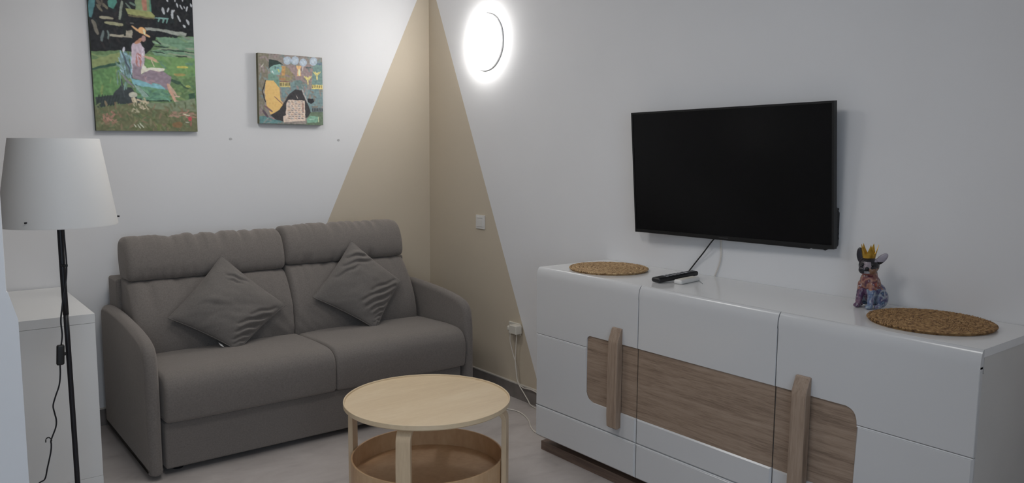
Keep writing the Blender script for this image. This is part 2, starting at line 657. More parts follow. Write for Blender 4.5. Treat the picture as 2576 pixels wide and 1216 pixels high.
g = 0.0019
doors = []
for k, (y0, y1) in enumerate(((SY0, GAPS[0]+g), (GAPS[0]-g, GAPS[1]+g), (GAPS[1]-g, SY1))):
    d = box('door', SX+0.019, SX+0.034, y1+0.002, y0-0.002, DB+0.003, 0.80, M['sideboard_side'], sb)
    doors.append(d)
    T = 0.8215
    if k == 0:
        up_pts = [(y0, GU+GW), (IN_L, GU+GW)] + arc(IN_L-0.018, IN_T-0.018, 0.018, 0, 90) + [(y1, IN_T), (y1, T), (y0, T)]
        mid = [(y0, GL+GW), (y1, GL+GW), (y1, IN_B)] + arc(IN_L-0.042, IN_B+0.042, 0.042, 270, 360) + [(IN_L, GU-GW), (y0, GU-GW)]
        inl = [(IN_L, IN_B), (y1, IN_B), (y1, IN_T), (IN_L, IN_T)]
    elif k == 1:
        up_pts = [(y0, IN_T), (y1, IN_T), (y1, T), (y0, T)]
        mid = [(y0, GL+GW), (y1, GL+GW), (y1, IN_B), (y0, IN_B)]
        inl = [(y0, IN_B), (y1, IN_B), (y1, IN_T), (y0, IN_T)]
    else:
        up_pts = [(y0, IN_T)] + arc(IN_R+IR, IN_T-IR, IR, 90, 180) + [(IN_R, GU+GW), (y1, GU+GW), (y1, T), (y0, T)]
        mid = [(y0, GL+GW), (y1, GL+GW), (y1, GU-GW), (IN_R, GU-GW)] + arc(IN_R+IR, IN_B+IR, IR, 180, 270) + [(y0, IN_B)]
        inl = [(y0, IN_B), (IN_R, IN_B), (IN_R, IN_T), (y0, IN_T)]
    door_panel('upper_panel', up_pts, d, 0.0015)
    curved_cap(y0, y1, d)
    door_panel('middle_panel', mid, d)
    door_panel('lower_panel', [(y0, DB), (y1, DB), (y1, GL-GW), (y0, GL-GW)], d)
    for gz in (GU, GL):
        spans = [(y0, y1)] if gz == GL else ([(y0, IN_L)] if k == 0 else [(IN_R, y1)] if k == 2 else [])
        for a0, a1 in spans:
            prism('groove_highlight', [(a0-0.001, gz-0.0050), (a1+0.001, gz-0.0050), (a1+0.001, gz-0.0008), (a0-0.001, gz-0.0008)], yz, SX+0.0004, SX+0.010, M['gloss'], d, bev=0.0012, seg=2)  # added white strip, stands for light caught along the groove
    # groove floor, a little behind the panel faces
    prism('groove_backing', [(y0-0.003, DB+0.004), (y1+0.003, DB+0.004), (y1+0.003, 0.8), (y0-0.003, 0.8)], yz, SX+0.0095, SX+0.0188, M['gloss_front'], d)
    e = 0.0
    zs = [p[1] for p in inl]
    ys = [p[0] for p in inl]
    w = prism('oak_inlay', [(max(ys)+(0.02 if k == 0 else -0.0006), min(zs)-0.015), (min(ys)-(0.02 if k == 2 else -0.0006), min(zs)-0.015),
                            (min(ys)-(0.02 if k == 2 else -0.0006), max(zs)+0.015), (max(ys)+(0.02 if k == 0 else -0.0006), max(zs)+0.015)],
              yz, SX+0.0052, SX+0.0094, M['oak'], d)


def handle(door, y0, y1, z0, z1):
    """bar that leaves the door at its top, slopes out and drops straight down"""
    pr = [(SX+0.002, z0+0.004), (SX-0.020, z0), (SX-0.028, z0+0.006), (SX-0.029, z0+0.05), (SX-0.029, z1-0.066), (SX-0.026, z1-0.050), (SX-0.010, z1-0.006), (SX-0.005, z1), (SX+0.002, z1)]
    return prism('handle', pr, lambda a, b, d: (a, d, b), y1, y0, M['oak_v'], door, bev=0.003, seg=2)


handle(doors[0], -2.082, -2.135, 0.268, 0.684)
handle(doors[2], -2.914, -2.967, 0.243, 0.679)


# ================================================================== TELEVISION
tv_c = Vector((-0.075, -2.315, 1.3035))
tl, ts_, tr_ = 0.0722, 0.0288, 0.0161
u0 = Vector((sin(ts_), -cos(ts_), 0))
n0 = Vector((-cos(ts_), -sin(ts_), 0))
v0 = Vector((0, 0, 1))*cos(tl) + n0*sin(tl)
tu = u0*cos(tr_) + v0*sin(tr_)
tvv = -u0*sin(tr_) + v0*cos(tr_)
tn = tu.cross(tvv)
if tn.dot(n0) < 0:
    tn = -tn


def tvp(a, b, d):
    return tv_c + tu*a + tvv*b + tn*d


tv = thing('television', 'flat black television on the right wall above the sideboard', 'television', (-0.05, -2.33, 1.04))
W2, H2 = 0.948/2, 0.5325/2
bz = 0.008
prism('panel', [(-W2, -H2), (W2, -H2), (W2, H2), (-W2, H2)], tvp, -0.022, -0.0015, M['bezel'], tv, bev=0.002)
prism('screen', [(-W2+bz, -H2+0.014), (W2-bz, -H2+0.014), (W2-bz, H2-bz), (-W2+bz, H2-bz)], tvp, -0.004, -0.0008, M['screen'], tv)
fr = [((-W2, -H2), (W2, -H2+0.014)), ((-W2, H2-bz), (W2, H2)), ((-W2, -H2+0.014), (-W2+bz, H2-bz)), ((W2-bz, -H2+0.014), (W2, H2-bz))]
for (a0, b0), (a1, b1) in fr:
    prism('bezel_strip', [(a0, b0), (a1, b0), (a1, b1), (a0, b1)], tvp, -0.003, 0.001, M['bezel'], tv)
# deep lower rear housing with rounded ends
hx = W2-0.006
r_ = 0.03
hp = [(-hx+r_, -H2-0.004), (hx-0.1, -H2-0.004), (hx-0.09, -H2-0.010), (hx-0.05, -H2-0.010), (hx-0.04, -H2-0.005), (hx-0.008, -H2-0.005)] + \
     arc(hx-0.012, -H2+0.012, 0.012, -60, 0, 3) + arc(hx-r_, -H2+0.158-r_, r_, 0, 90, 5) + arc(-hx+r_, -H2+0.158-r_, r_, 90, 180, 5) + \
     arc(-hx+r_, -H2+r_-0.004, r_, 180, 265, 5)
hous = prism('rear_housing', hp, tvp, -0.052, -0.020, M['black'], tv, bev=0.006)
for i in range(7):
    b = -H2+0.03+i*0.018
    prism('vent_rib', [(hx-0.0005, b), (hx+0.0012, b), (hx+0.0012, b+0.007), (hx-0.0005, b+0.007)], tvp, -0.046, -0.026, M['black'], hous)
prism('maker_plate', [(-0.022, -H2+0.005), (0.022, -H2+0.005), (0.022, -H2+0.008), (-0.022, -H2+0.008)], tvp, 0.0005, 0.0013, M['tv_mark'], tv)
box('wall_bracket', -0.050, 0.0, -2.43, -2.23, 1.20, 1.42, M['black'], tv, 0.003)

tag(tube('tv_power_cable', [(-0.030, -2.254, 1.034), (-0.028, -2.235, 1.015), (-0.02, -2.19, 0.965), (-0.012, -2.155, 0.93), (-0.008, -2.105, 0.873), (-0.0045, -2.10, 0.8705)],
         0.0030, M['black'], None, 8), 'thin black cable hanging from the television to the sideboard', 'cable')
tag(tube('aerial_cable', [(-0.006, -2.268, 1.08), (-0.006, -2.270, 1.02), (-0.006, -2.272, 0.96), (-0.006, -2.262, 0.915), (-0.006, -2.245, 0.873)],
         0.0026, M['cable_white'], None, 8), 'thin white cable running down the wall below the television', 'cable')

# ================================================================== WOVEN MATS
stitch_V, stitch_F = None, None


def stitch(bm, c, tang, out, L, Wd, Hh, slant):
    """one plaited loop: small slanted spindle"""
    d = (tang*cos(slant) + out*sin(slant)).normalized()
    s = Vector((-d.y, d.x, 0))
    rings = []
    for t, k in ((-1, 0.15), (-0.55, 0.8), (0, 1.0), (0.55, 0.8), (1, 0.15)):
        ring = []
        for j in range(6):
            a = 2*pi*j/6
            ring.append(bm.verts.new(c + d*(t*L/2) + s*(cos(a)*Wd/2*k) + Vector((0, 0, sin(a)*Hh/2*k + (1-t*t)*0.0008))))
        rings.append(ring)
    for i in range(4):
        for j in range(6):
            bm.faces.new([rings[i][j], rings[i][(j+1) % 6], rings[i+1][(j+1) % 6], rings[i+1][j]])
    bm.faces.new(rings[0][::-1])
    bm.faces.new(rings[-1])


def mat_round(cx, cy, R, label, mt):
    t = thing('woven_placemat', label, 'placemat', (cx, cy, ST), 'woven placemats on the sideboard')
    pitch = R/9.5
    th = 0.011
    lathe('backing', [(0.0001, 0.0), (R-0.006, 0.0), (R-0.003, 0.003), (R-0.006, 0.006), (0.0001, 0.006)], (cx, cy, ST), 'z', mt, t, 48)
    for q in range(10):
        bm = bmesh.new()
        r = max(0.004, R-pitch*(q+0.5))
        n = max(5, int(2*pi*r/0.0098))
        for i in range(n):
            for sgn, off in ((1, 0.25), (-1, -0.25)):
                a = 2*pi*(i+0.5*(sgn > 0)+random.uniform(-0.12, 0.12))/n
                o = Vector((cos(a), sin(a), 0))
                tg = Vector((-sin(a), cos(a), 0))
                c = Vector((cx, cy, ST+0.0078+random.uniform(-0.0006, 0.0006))) + o*(r+off*pitch)
                stitch(bm, c, tg, o, 0.0215, 0.0066, 0.0080, sgn*0.55)
        bm_obj('braid_ring', bm, mt, t, smooth=True)
    return t


mat_round(-0.232, -1.843, 0.174, 'round woven placemat at the far end of the sideboard, near the sofa', M['wicker_pale'])
mat_round(-0.200, -3.214, 0.181, 'round woven placemat at the near end of the sideboard, beside the dog figurine', M['wicker'])

# ================================================================== REMOTE CONTROLS
rm = thing('remote_control', 'black remote control with grey buttons lying on the sideboard', 'remote', (-0.24, -2.20, ST))
rdir = (Vector((-0.085, -2.225, 0.893)) - Vector((-0.335, -2.205, 0.880))).normalized()
rside = Vector((0, 0, 1)).cross(rdir).normalized()
rup = rdir.cross(rside)
r0 = Vector((-0.335, -2.205, 0.8815))


def rmp(V, w):
    return [r0 + rdir*p.x + rside*p.y + rup*p.z for p in V]


V, Fc = rbox_geo((0.115, 0.024, 0.010), 0.009, (10, 4, 1), 4)
V = [Vector((p.x+0.115, p.y*(1.0-0.25*max(0, (p.x)/0.115)), p.z)) for p in V]
mesh_obj('body', rmp(V, 0), Fc, M['black'], rm, True)
for i in range(6):
    for j in range(3):
        V, Fc = rbox_geo((0.005, 0.0042, 0.0014), 0.0013, (1, 1, 1), 2)
        V = [Vector((p.x+0.055+i*0.022, p.y+(j-1)*0.0125*(1-0.05*i), p.z+0.0102)) for p in V]
        mesh_obj('button', rmp(V, 0), Fc, M['btn'], rm, True)
wr = thing('white_remote', 'small white remote lying beside the black remote control', 'remote', (-0.21, -2.265, ST))
wd = (Vector((-0.150, -2.262, 0)) - Vector((-0.285, -2.278, 0))).normalized()
ws = Vector((-wd.y, wd.x, 0))
V, Fc = rbox_geo((0.068, 0.019, 0.009), 0.0075, (6, 3, 1), 4)
mesh_obj('body', [Vector((-0.218, -2.270, ST+0.0091)) + wd*p.x + ws*p.y + Vector((0, 0, p.z)) for p in V], Fc, M['white_plastic'], wr, True)
V, Fc = rbox_geo((0.05, 0.012, 0.0008), 0.0007, (4, 2, 1), 2)
mesh_obj('key_panel', [Vector((-0.218, -2.270, ST+0.0184)) + wd*p.x + ws*p.y + Vector((0, 0, p.z)) for p in V], Fc, M['off_white'], wr, True)

tube('wrist_strap', [(-0.152, -2.263, ST+0.010), (-0.150, -2.270, ST+0.004), (-0.170, -2.300, ST+0.0015), (-0.200, -2.335, ST+0.0015)], 0.0012, M['btn'], wr, 6, 6)


# ================================================================== DOG FIGURINE
def figurine_mat():
    m, nt, b = new_mat('painted_resin')
    b.inputs['Roughness'].default_value = 0.3
    a = nt.nodes.new('ShaderNodeAttribute')
    a.attribute_name = 'paint'
    nt.links.new(a.outputs['Color'], b.inputs['Base Color'])
    return m


M['figurine'] = figurine_mat()
DSC = 1.07
DOG = Vector((-0.112, -2.972, ST))
DOG_F = Vector((-0.96, 0.12, 0)).normalized()       # the way the dog faces
DOG_S = Vector((-DOG_F.y, DOG_F.x, 0))               # its left


def dg(f, s, z):
    return DOG + (DOG_F*f + DOG_S*s + Vector((0, 0, z)))*DSC


def ellipsoid(bm, c, rad, ax=None, seg=18):
    """ax: three axis vectors"""
    if ax is None:
        ax = (DOG_F, DOG_S, Vector((0, 0, 1)))
    res = bmesh.ops.create_uvsphere(bm, u_segments=seg, v_segments=12, radius=DSC)
    for v in res['verts']:
        p = v.co.copy()
        v.co = c + ax[0]*p.x*rad[0] + ax[1]*p.y*rad[1] + ax[2]*p.z*rad[2]


def limb(bm, a, b, ra, rb, n=7):
    for i in range(n+1):
        t = i/n
        r = ra+(rb-ra)*t
        ellipsoid(bm, a.lerp(b, t), (r, r, r), seg=12)


dog = thing('dog_figurine', 'multicoloured sitting bulldog figurine wearing a gold crown', 'figurine', DOG)
bm = bmesh.new()
ellipsoid(bm, dg(-0.026, 0, 0.042), (0.036, 0.033, 0.038))            # haunches
ellipsoid(bm, dg(-0.006, 0, 0.066), (0.029, 0.028, 0.042), (DOG_F, DOG_S, Vector((0, 0, 1))))
ellipsoid(bm, dg(0.008, 0, 0.086), (0.026, 0.029, 0.032))             # chest
limb(bm, dg(0.004, 0, 0.10), dg(0.010, 0, 0.122), 0.023, 0.021)       # neck
for s in (-1, 1):
    limb(bm, dg(0.016, s*0.019, 0.075), dg(0.028, s*0.021, 0.012), 0.0135, 0.0098)   # fore leg
    ellipsoid(bm, dg(0.033, s*0.021, 0.0075), (0.014, 0.0105, 0.0078))               # fore paw
    ellipsoid(bm, dg(-0.022, s*0.028, 0.030), (0.027, 0.015, 0.028))                 # thigh
    ellipsoid(bm, dg(0.004, s*0.033, 0.0075), (0.018, 0.009, 0.0078))                # hind paw
# head, turned towards the room
hd_f = Vector((-0.93, -0.32, 0)).normalized()
hd_s = Vector((-hd_f.y, hd_f.x, 0))
hc = dg(0.014, 0, 0.134)
hax = (hd_f, hd_s, Vector((0, 0, 1)))


def hp_(f, s, z):
    return hc + (hd_f*f + hd_s*s + Vector((0, 0, z)))*DSC


ellipsoid(bm, hp_(0, 0, 0.002), (0.029, 0.031, 0.028), hax)
ellipsoid(bm, hp_(0.021, 0.012, -0.010), (0.016, 0.015, 0.014), hax)   # jowls
ellipsoid(bm, hp_(0.021, -0.012, -0.010), (0.016, 0.015, 0.014), hax)
ellipsoid(bm, hp_(0.019, 0, -0.017), (0.012, 0.013, 0.009), hax)       # chin
ellipsoid(bm, hp_(0.022, 0, 0.000), (0.010, 0.010, 0.009), hax)        # muzzle bridge
for s in (-1, 1):
    e_up = (Vector((0, 0, 1)) + hd_s*(0.95 if s > 0 else -0.12)).normalized()
    e_f = hd_f
    e_s = e_up.cross(e_f).normalized()
    ellipsoid(bm, hp_(-0.004, 0.034 if s > 0 else -0.027, 0.024 if s > 0 else 0.032), (0.006, 0.0120, 0.026), (e_f, e_s, e_up))
me = bpy.data.meshes.new('dog_raw')
bm.to_mesh(me)
bm.free()
tmp = bpy.data.objects.new('dog_raw', me)
C.objects.link(tmp)
rmod = tmp.modifiers.new('remesh', 'REMESH')
rmod.mode = 'VOXEL'
rmod.voxel_size = 0.0016
smod = tmp.modifiers.new('smooth', 'SMOOTH')
smod.factor = 0.5
smod.iterations = 5
dep = bpy.context.evaluated_depsgraph_get()
me2 = bpy.data.meshes.new_from_object(tmp.evaluated_get(dep))
bpy.data.objects.remove(tmp)
bpy.data.meshes.remove(me)
me2.name = 'body'
me2.materials.clear()
body = link('body', me2, M['figurine'], dog, True)
# splashes of glaze
att = me2.attributes.new('paint', 'FLOAT_COLOR', 'POINT')
pals = {'red': [(128, 62, 58), (158, 92, 70), (104, 50, 66), (176, 128, 104), (84, 50, 70), (168, 86, 60)],
        'blue': [(58, 74, 122), (120, 152, 172), (78, 66, 112), (166, 178, 188), (44, 50, 84), (96, 128, 160)],
        'pur': [(104, 72, 98), (82, 58, 92), (132, 98, 116), (70, 58, 84), (150, 120, 136), (112, 70, 92)],
        'leg': [(122, 150, 170), (160, 174, 184), (92, 110, 146), (140, 150, 170), (104, 88, 124), (150, 170, 186)],
        'head': [(30, 29, 34), (40, 37, 42), (26, 29, 35), (52, 44, 50), (34, 34, 42), (60, 54, 60)]}
pals = {k: [lin(*c) for c in v] for k, v in pals.items()}
buf = []
for v in me2.vertices:
    p = (v.co-DOG)/DSC
    f, s, z = p.dot(DOG_F), p.dot(DOG_S), p.z
    w1 = noise.noise(Vector((p.x*45, p.y*45, p.z*30)))
    w2 = noise.noise(Vector((p.x*95+7, p.y*95, p.z*60)))
    w3 = noise.noise(Vector((p.x*170+3, p.y*170, p.z*120)))
    z2, f2 = z+0.012*w1+0.005*w2, f+0.010*w2
    hq = (v.co-hc)/DSC
    hf, hs, hz = hq.dot(hd_f), hq.dot(hd_s), hq.z
    if z > 0.113 and (hf > -0.03):
        pal = pals['head']
    elif z2 > 0.060 and f2 > -0.024:
        pal = pals['red']
    elif f2 < 0.002:
        pal = pals['blue']
    elif s < 0.002:
        pal = pals['pur']
    else:
        pal = pals['leg']
    k = max(0.0, min(4.999, (0.5+0.62*w1+0.38*w2)*5))
    i = int(k)
    t_ = k-i
    col = [pal[i][c]*(1-t_)+pal[i+1][c]*t_ for c in range(3)]
    def to(rgb, m):
        t2 = lin(*rgb)
        return [col[c]*(1-m)+t2[c]*m for c in range(3)]
    if pal is pals['head']:
        if hf > 0.017 and abs(hs) < 0.010+0.004*w2 and -0.006 < hz < 0.016:
            col = to((150, 138, 144), 0.9)
        if hz < -0.004+0.004*w2 and hs > 0.006 and hf > 0.0:
            col = to((140, 104, 80), 0.85)
        if hz > 0.016 and hs > 0.018 and hf > -0.005:
            col = to((168, 162, 172), 0.9)
        if hz < -0.013 and hf > 0.022 and abs(hs) < 0.008:
            col = to((168, 166, 172), 0.85)
    elif w3 > 0.42:
        col = to((196, 192, 196), 0.6)
    buf.extend((*col, 1.0))
att.data.foreach_set('color', buf)
for s in (-1, 1):
    bm = bmesh.new()
    ellipsoid(bm, hp_(0.0245, s*0.0140, 0.007), (0.004, 0.0044, 0.0044), hax, 12)
    bm_obj('eye', bm, M['black'], dog, smooth=True)
bm = bmesh.new()
ellipsoid(bm, hp_(0.0360, 0, -0.003), (0.004, 0.006, 0.0045), hax, 12)
bm_obj('nose', bm, M['black'], dog, smooth=True)
# crown
cc = hp_(-0.004, -0.002, 0.0255)
V, Fc = [], []
n, pk = 40, 5
for i in range(n):
    a = 2*pi*i/n
    tri = abs(((i/n*pk) % 1.0)-0.5)*2
    zt = 0.012 + 0.032*(tri**1.5)
    for rr, z in ((0.0185, 0.0), (0.0205, 0.010), (0.0205+0.006*(zt-0.012)/0.03, zt), (0.0190+0.006*(zt-0.012)/0.03, zt), (0.0185, 0.010), (0.0170, 0.0)):
        V.append(cc+Vector((rr*cos(a), rr*sin(a), z))*DSC)
for i in range(n):
    for j in range(6):
        Fc.append((i*6+j, ((i+1) % n)*6+j, ((i+1) % n)*6+(j+1) % 6, i*6+(j+1) % 6))
mesh_obj('crown', V, Fc, M['gold'], dog, False)


# ================================================================== SOFA
sofa = thing('sofa', 'grey fabric two seat sofa standing in the corner', 'sofa', (-1.11, -0.47, 0))
AX0, AX1, BX0, BX1 = -1.940, -1.884, -0.336, -0.280
MIDX = -1.092
arm_prof = [(-0.050, 0.600), (-0.075, 0.622), (-0.12, 0.632), (-0.22, 0.637), (-0.36, 0.636), (-0.50, 0.629), (-0.63, 0.619), (-0.73, 0.606), (-0.79, 0.594),
            (-0.835, 0.577), (-0.862, 0.552), (-0.876, 0.520), (-0.884, 0.475), (-0.888, 0.42), (-0.890, 0.30), (-0.890, 0.15), (-0.890, 0.06), (-0.888, 0.028), (-0.876, 0.020), (-0.80, 0.020), (-0.50, 0.020), (-0.12, 0.020), (-0.055, 0.022), (-0.045, 0.035), (-0.045, 0.10), (-0.045, 0.35), (-0.045, 0.55)]


box('back_frame', AX1-0.012, BX0+0.012, -0.215, -0.045, 0.06, 0.766, M['sofa'], sofa, 0.012, 3)
box('base', -1.868, BX0-0.014, -0.862, -0.10, 0.030, 0.236, M['sofa'], sofa, 0.010, 3)
for x in (-1.80, -0.42):
    for y in (-0.78, -0.20):
        bm = bmesh.new()
        bmesh.ops.create_cone(bm, cap_ends=True, segments=16, radius1=0.022, radius2=0.028, depth=0.032, matrix=Matrix.Translation((x, y, 0.016)))
        bm_obj('foot', bm, M['black'], sofa, angle=40)


def cushion(name, prof, x0, x1, r_end, nx, fn=None, per=5, closed_smooth=True):
    """(y, z) outline swept from x0 to x1 with softly rounded ends; fn(p, t, q) displaces, t = 0..1 across, q = outline index 0..1"""
    P = [Vector((a, b)) for a, b in prof]
    n = len(P)
    out = []
    for i in range(n):                      # closed Catmull-Rom outline
        a, b, c, d = P[i-1], P[i], P[(i+1) % n], P[(i+2) % n]
        for k in range(per):
            t = k/per
            out.append(0.5*((2*b)+(c-a)*t+(2*a-5*b+4*c-d)*t*t+(3*b-a-3*c+d)*t**3))
    m = len(out)
    area = sum(out[i].x*out[(i+1) % m].y-out[(i+1) % m].x*out[i].y for i in range(m))
    sg = 1 if area > 0 else -1
    nor = []
    for i in range(m):
        t = (out[(i+1) % m]-out[i-1]).normalized()
        nor.append(Vector((t.y, -t.x))*sg)
    secs = []
    K = 6
    for k in range(K):
        a = pi/2*k/K
        secs.append((x0+r_end*(1-sin(a)), r_end*(1-cos(a))))
    secs = [(x0+r_end*(1-cos(pi/2*k/K)), r_end*(1-sin(pi/2*k/K))) for k in range(K)]
    xs = [(x0+r_end+(x1-x0-2*r_end)*i/nx, 0.0) for i in range(nx+1)]
    rows = secs + xs + [(x0+x1-x, ins) for x, ins in secs[::-1]]
    bm = bmesh.new()
    V = []
    for x, ins in rows:
        row = []
        for i in range(m):
            q = out[i]-nor[i]*ins
            p = Vector((x, q.x, q.y))
            if fn:
                p = fn(p, (x-x0)/(x1-x0), i/m, Vector((0, nor[i].x, nor[i].y)))
            row.append(bm.verts.new(p))
        V.append(row)
    for j in range(len(V)-1):
        for i in range(m):
            bm.faces.new([V[j][i], V[j][(i+1) % m], V[j+1][(i+1) % m], V[j+1][i]])
    bm.faces.new(V[0])
    bm.faces.new(V[-1][::-1])
    return bm_obj(name, bm, M['sofa'], sofa, angle=70)


def sofa_arm(x0, x1):
    return cushion('armrest', arm_prof, x0, x1, 0.027, 6, None, 4)


sofa_arm(AX0, AX1)
sofa_arm(BX0, BX1)


def bell(t):
    return max(0.0, 1-(2*t-1)**2)


seat_prof = [(-0.23, 0.240), (-0.50, 0.238), (-0.80, 0.238), (-0.872, 0.239), (-0.893, 0.247), (-0.899, 0.275), (-0.903, 0.320), (-0.902, 0.362), (-0.893, 0.398), (-0.868, 0.426),
             (-0.82, 0.441), (-0.72, 0.444), (-0.58, 0.440), (-0.45, 0.434), (-0.33, 0.428), (-0.24, 0.42), (-0.225, 0.38), (-0.225, 0.28)]


def seat(x0, x1, seed):
    def fn(p, t, q, nr):
        up_ = max(0, nr.z)
        d = 0.010*up_*bell(t)**0.5 + 0.006*max(0, -nr.y)*bell(t)**0.5
        d += up_*0.004*nz(p.x*4+seed, p.y*4, 0) + max(0, -nr.y)*0.003*nz(p.x*5+seed, p.z*7, 3)
        return p+nr*d
    return cushion('seat_cushion', seat_prof, x0, x1, 0.016, 40, fn)


seat(-1.870, MIDX-0.001, 0)
seat(MIDX+0.001, BX0-0.006, 5)


def crease(x, seed, f):
    """a row of irregular gathers along the tuck"""
    return max(0.0, nz(x*f+seed*3.1, seed, 0.3))**0.8


low_prof = [(-0.20, 0.395), (-0.30, 0.393), (-0.395, 0.393), (-0.428, 0.402), (-0.446, 0.432), (-0.452, 0.490), (-0.443, 0.560), (-0.420, 0.632), (-0.388, 0.698), (-0.356, 0.744), (-0.325, 0.764), (-0.27, 0.768), (-0.20, 0.765), (-0.19, 0.60)]
head_prof = [(-0.19, 0.770), (-0.26, 0.767), (-0.310, 0.767), (-0.336, 0.772), (-0.350, 0.792), (-0.352, 0.828), (-0.343, 0.870), (-0.327, 0.910), (-0.302, 0.944), (-0.266, 0.964), (-0.225, 0.968), (-0.185, 0.957), (-0.160, 0.925), (-0.155, 0.86)]


def back_cushion(x0, x1, dz, seed, spread):
    def shift(pr, z_lo=None):
        return [(a, b+dz) for a, b in pr]

    def low(p, t, q, nr):
        fr_ = max(0, -nr.y)
        d = fr_*0.012*bell(t)**0.6
        # gathers fading downwards from the tuck
        k = max(0, (p.z-(0.60+dz))/0.16)
        d -= fr_*0.020*min(1, k)*crease(p.x, seed, 30)
        d += fr_*0.005*nz(p.x*4+seed, p.z*4, 1)
        # soft diagonal folds near the inner lower corner
        e = math.exp(-((t-spread[2])/0.16)**2)*max(0, 1-abs(p.z-0.50)/0.14)
        d += fr_*0.012*e*nz((p.x+p.z)*26, (p.x-p.z)*6, seed)
        p = p+nr*d
        lo = max(0, min(1, (0.76+dz-p.z)/0.33))
        p.x += (spread[0]*(1-t)+spread[1]*t)*lo
        return p
    lp = [(a, b+dz*max(0, (b-0.40)/0.36)) for a, b in low_prof]
    cushion('back_cushion', lp, x0, x1, 0.020, 60, low)

    def head(p, t, q, nr):
        fr_, up_ = max(0, -nr.y), max(0, nr.z)
        d = fr_*0.010*bell(t)**0.6 + up_*0.006*bell(t)**0.4
        # gathers along the top seam, stronger in the middle
        g_ = crease(p.x, seed+2, 30)
        g2 = crease(p.x, seed+5, 55)
        w_ = max(0, min(1, (p.z-(0.885+dz))/0.06))
        d -= (0.020*g_+0.009*g2)*w_*(0.25+0.75*bell(t))*(0.4+0.6*up_)
        # shorter gathers above the tuck
        w2 = max(0, min(1, ((0.83+dz)-p.z)/0.05))
        d -= fr_*0.014*crease(p.x, seed+8, 34)*w2
        d += fr_*0.004*nz(p.x*4+seed, p.z*5, 5)
        return p+nr*d
    cushion('headrest', shift(head_prof), x0, x1, 0.026, 90, head)


back_cushion(-1.874, MIDX-0.014, 0.000, 1.3, (0.0, 0.0, 0.92))
back_cushion(MIDX-0.010, -0.398, 0.014, 6.7, (0.0, 0.030, 0.05))


# ================================================================== THROW PILLOWS
def throw_pillow(top, right, bottom, left, th, label, seed, folds, tag_white=False):
    T, R_, B, L_ = [Vector(p) for p in (top, right, bottom, left)]
    cen = (T+R_+B+L_)/4
    nrm = (R_-L_).cross(T-B).normalized()
    if nrm.y > 0:
        nrm = -nrm
    t = thing('throw_pillow', label, 'pillow', B, 'throw pillows on the sofa')
    n = 128
    V, Fc = [], []

    def pos(u, v):
        # u, v in -1..1 : corners TL.. mapping: (1,1)=top (1,-1)=right (-1,-1)=bottom (-1,1)=left
        pu = u*(1-0.055*(1-v*v)) if True else u
        pv = v*(1-0.055*(1-u*u))
        a, b = (pu+1)/2, (pv+1)/2
        return T*a*b + R_*a*(1-b) + B*(1-a)*(1-b) + L_*(1-a)*b

    def thick(u, v):
        return th*((1-abs(u)**2.2)**0.62)*((1-abs(v)**2.2)**0.62)

    def wr_(u, v):
        sx, sz = (u-v)/2, (u+v)/2
        k = 0.007*noise.noise(Vector((sx*2.2+seed, sz*3.0, seed))) + 0.003*noise.noise(Vector((sx*5+seed, sz*8, seed+2)))
        for (ax, az), (bx, bz_), amp, w in folds:
            dx, dz = bx-ax, bz_-az
            L2 = dx*dx+dz*dz
            t_ = ((sx-ax)*dx+(sz-az)*dz)/L2
            tc_ = max(0, min(1, t_))
            ex, ez = sx-ax-tc_*dx, sz-az-tc_*dz
            over = abs(t_-tc_)*sqrt(L2)
            dd = (ex*(-dz)+ez*dx)/sqrt(L2)                 # signed distance across the fold
            dd += 0.012*sin(9*t_+seed)
            f_ = math.exp(-(over/0.05)**2)*(0.35+0.65*sin(pi*max(0.02, min(0.98, 0.08+0.84*tc_))))
            k += amp*f_*(-math.exp(-(dd/w)**2) + 0.75*math.exp(-((dd-1.9*w)/(1.3*w))**2))
        return k
    idx = {}
    for side in (1, -1):
        for i in range(n+1):
            for j in range(n+1):
                u, v = 0.4*sin(pi/2*(-1+2*i/n))+0.6*(-1+2*i/n), 0.4*sin(pi/2*(-1+2*j/n))+0.6*(-1+2*j/n)
                edge = i in (0, n) or j in (0, n)
                if edge and side == -1:
                    idx[(side, i, j)] = idx[(1, i, j)]
                    continue
                tk = thick(u, v)
                k = min(1, tk/(th*0.35))
                p = pos(u, v) + nrm*side*(tk*(1.0 if side == 1 else 0.72) + (wr_(u, v)*k if side == 1 else 0)) + nrm*0.004*sin(3*u+seed)*sin(2*v)
                idx[(side, i, j)] = len(V)
                V.append(p)
        for i in range(n):
            for j in range(n):
                q = (idx[(side, i, j)], idx[(side, i+1, j)], idx[(side, i+1, j+1)], idx[(side, i, j+1)])
                Fc.append(q if side == 1 else q[::-1])
    bm = bmesh.new()
    vs = [bm.verts.new(p) for p in V]
    for f in Fc:
        bm.faces.new([vs[i] for i in f])
    bm_obj('cover', bm, M['pillow'], t, smooth=True)
    # sewn seam around the edge
    loop = []
    for i in range(n+1):
        loop.append((i, 0))
    for j in range(1, n+1):
        loop.append((n, j))
    for i in range(n-1, -1, -1):
        loop.append((i, n))
    for j in range(n-1, -1, -1):
        loop.append((0, j))
    path = [V[idx[(1, i, j)]] for i, j in loop]
    Vt, Ft = tube_geo(path, 0.0028, 6)
    mesh_obj('seam', Vt, Ft, M['pillow'], t, True)
    if tag_white:
        c = B.lerp(L_, 0.28) + Vector((0, 0.01, -0.004))
        d = (B-L_).normalized()
        mesh_obj('care_label', [c, c+d*0.02, c+d*0.022+Vector((0.004, -0.012, -0.012)), c+d*0.003+Vector((0.004, -0.012, -0.012))], [(0, 1, 2, 3)], M['white_plastic'], t)
    return t


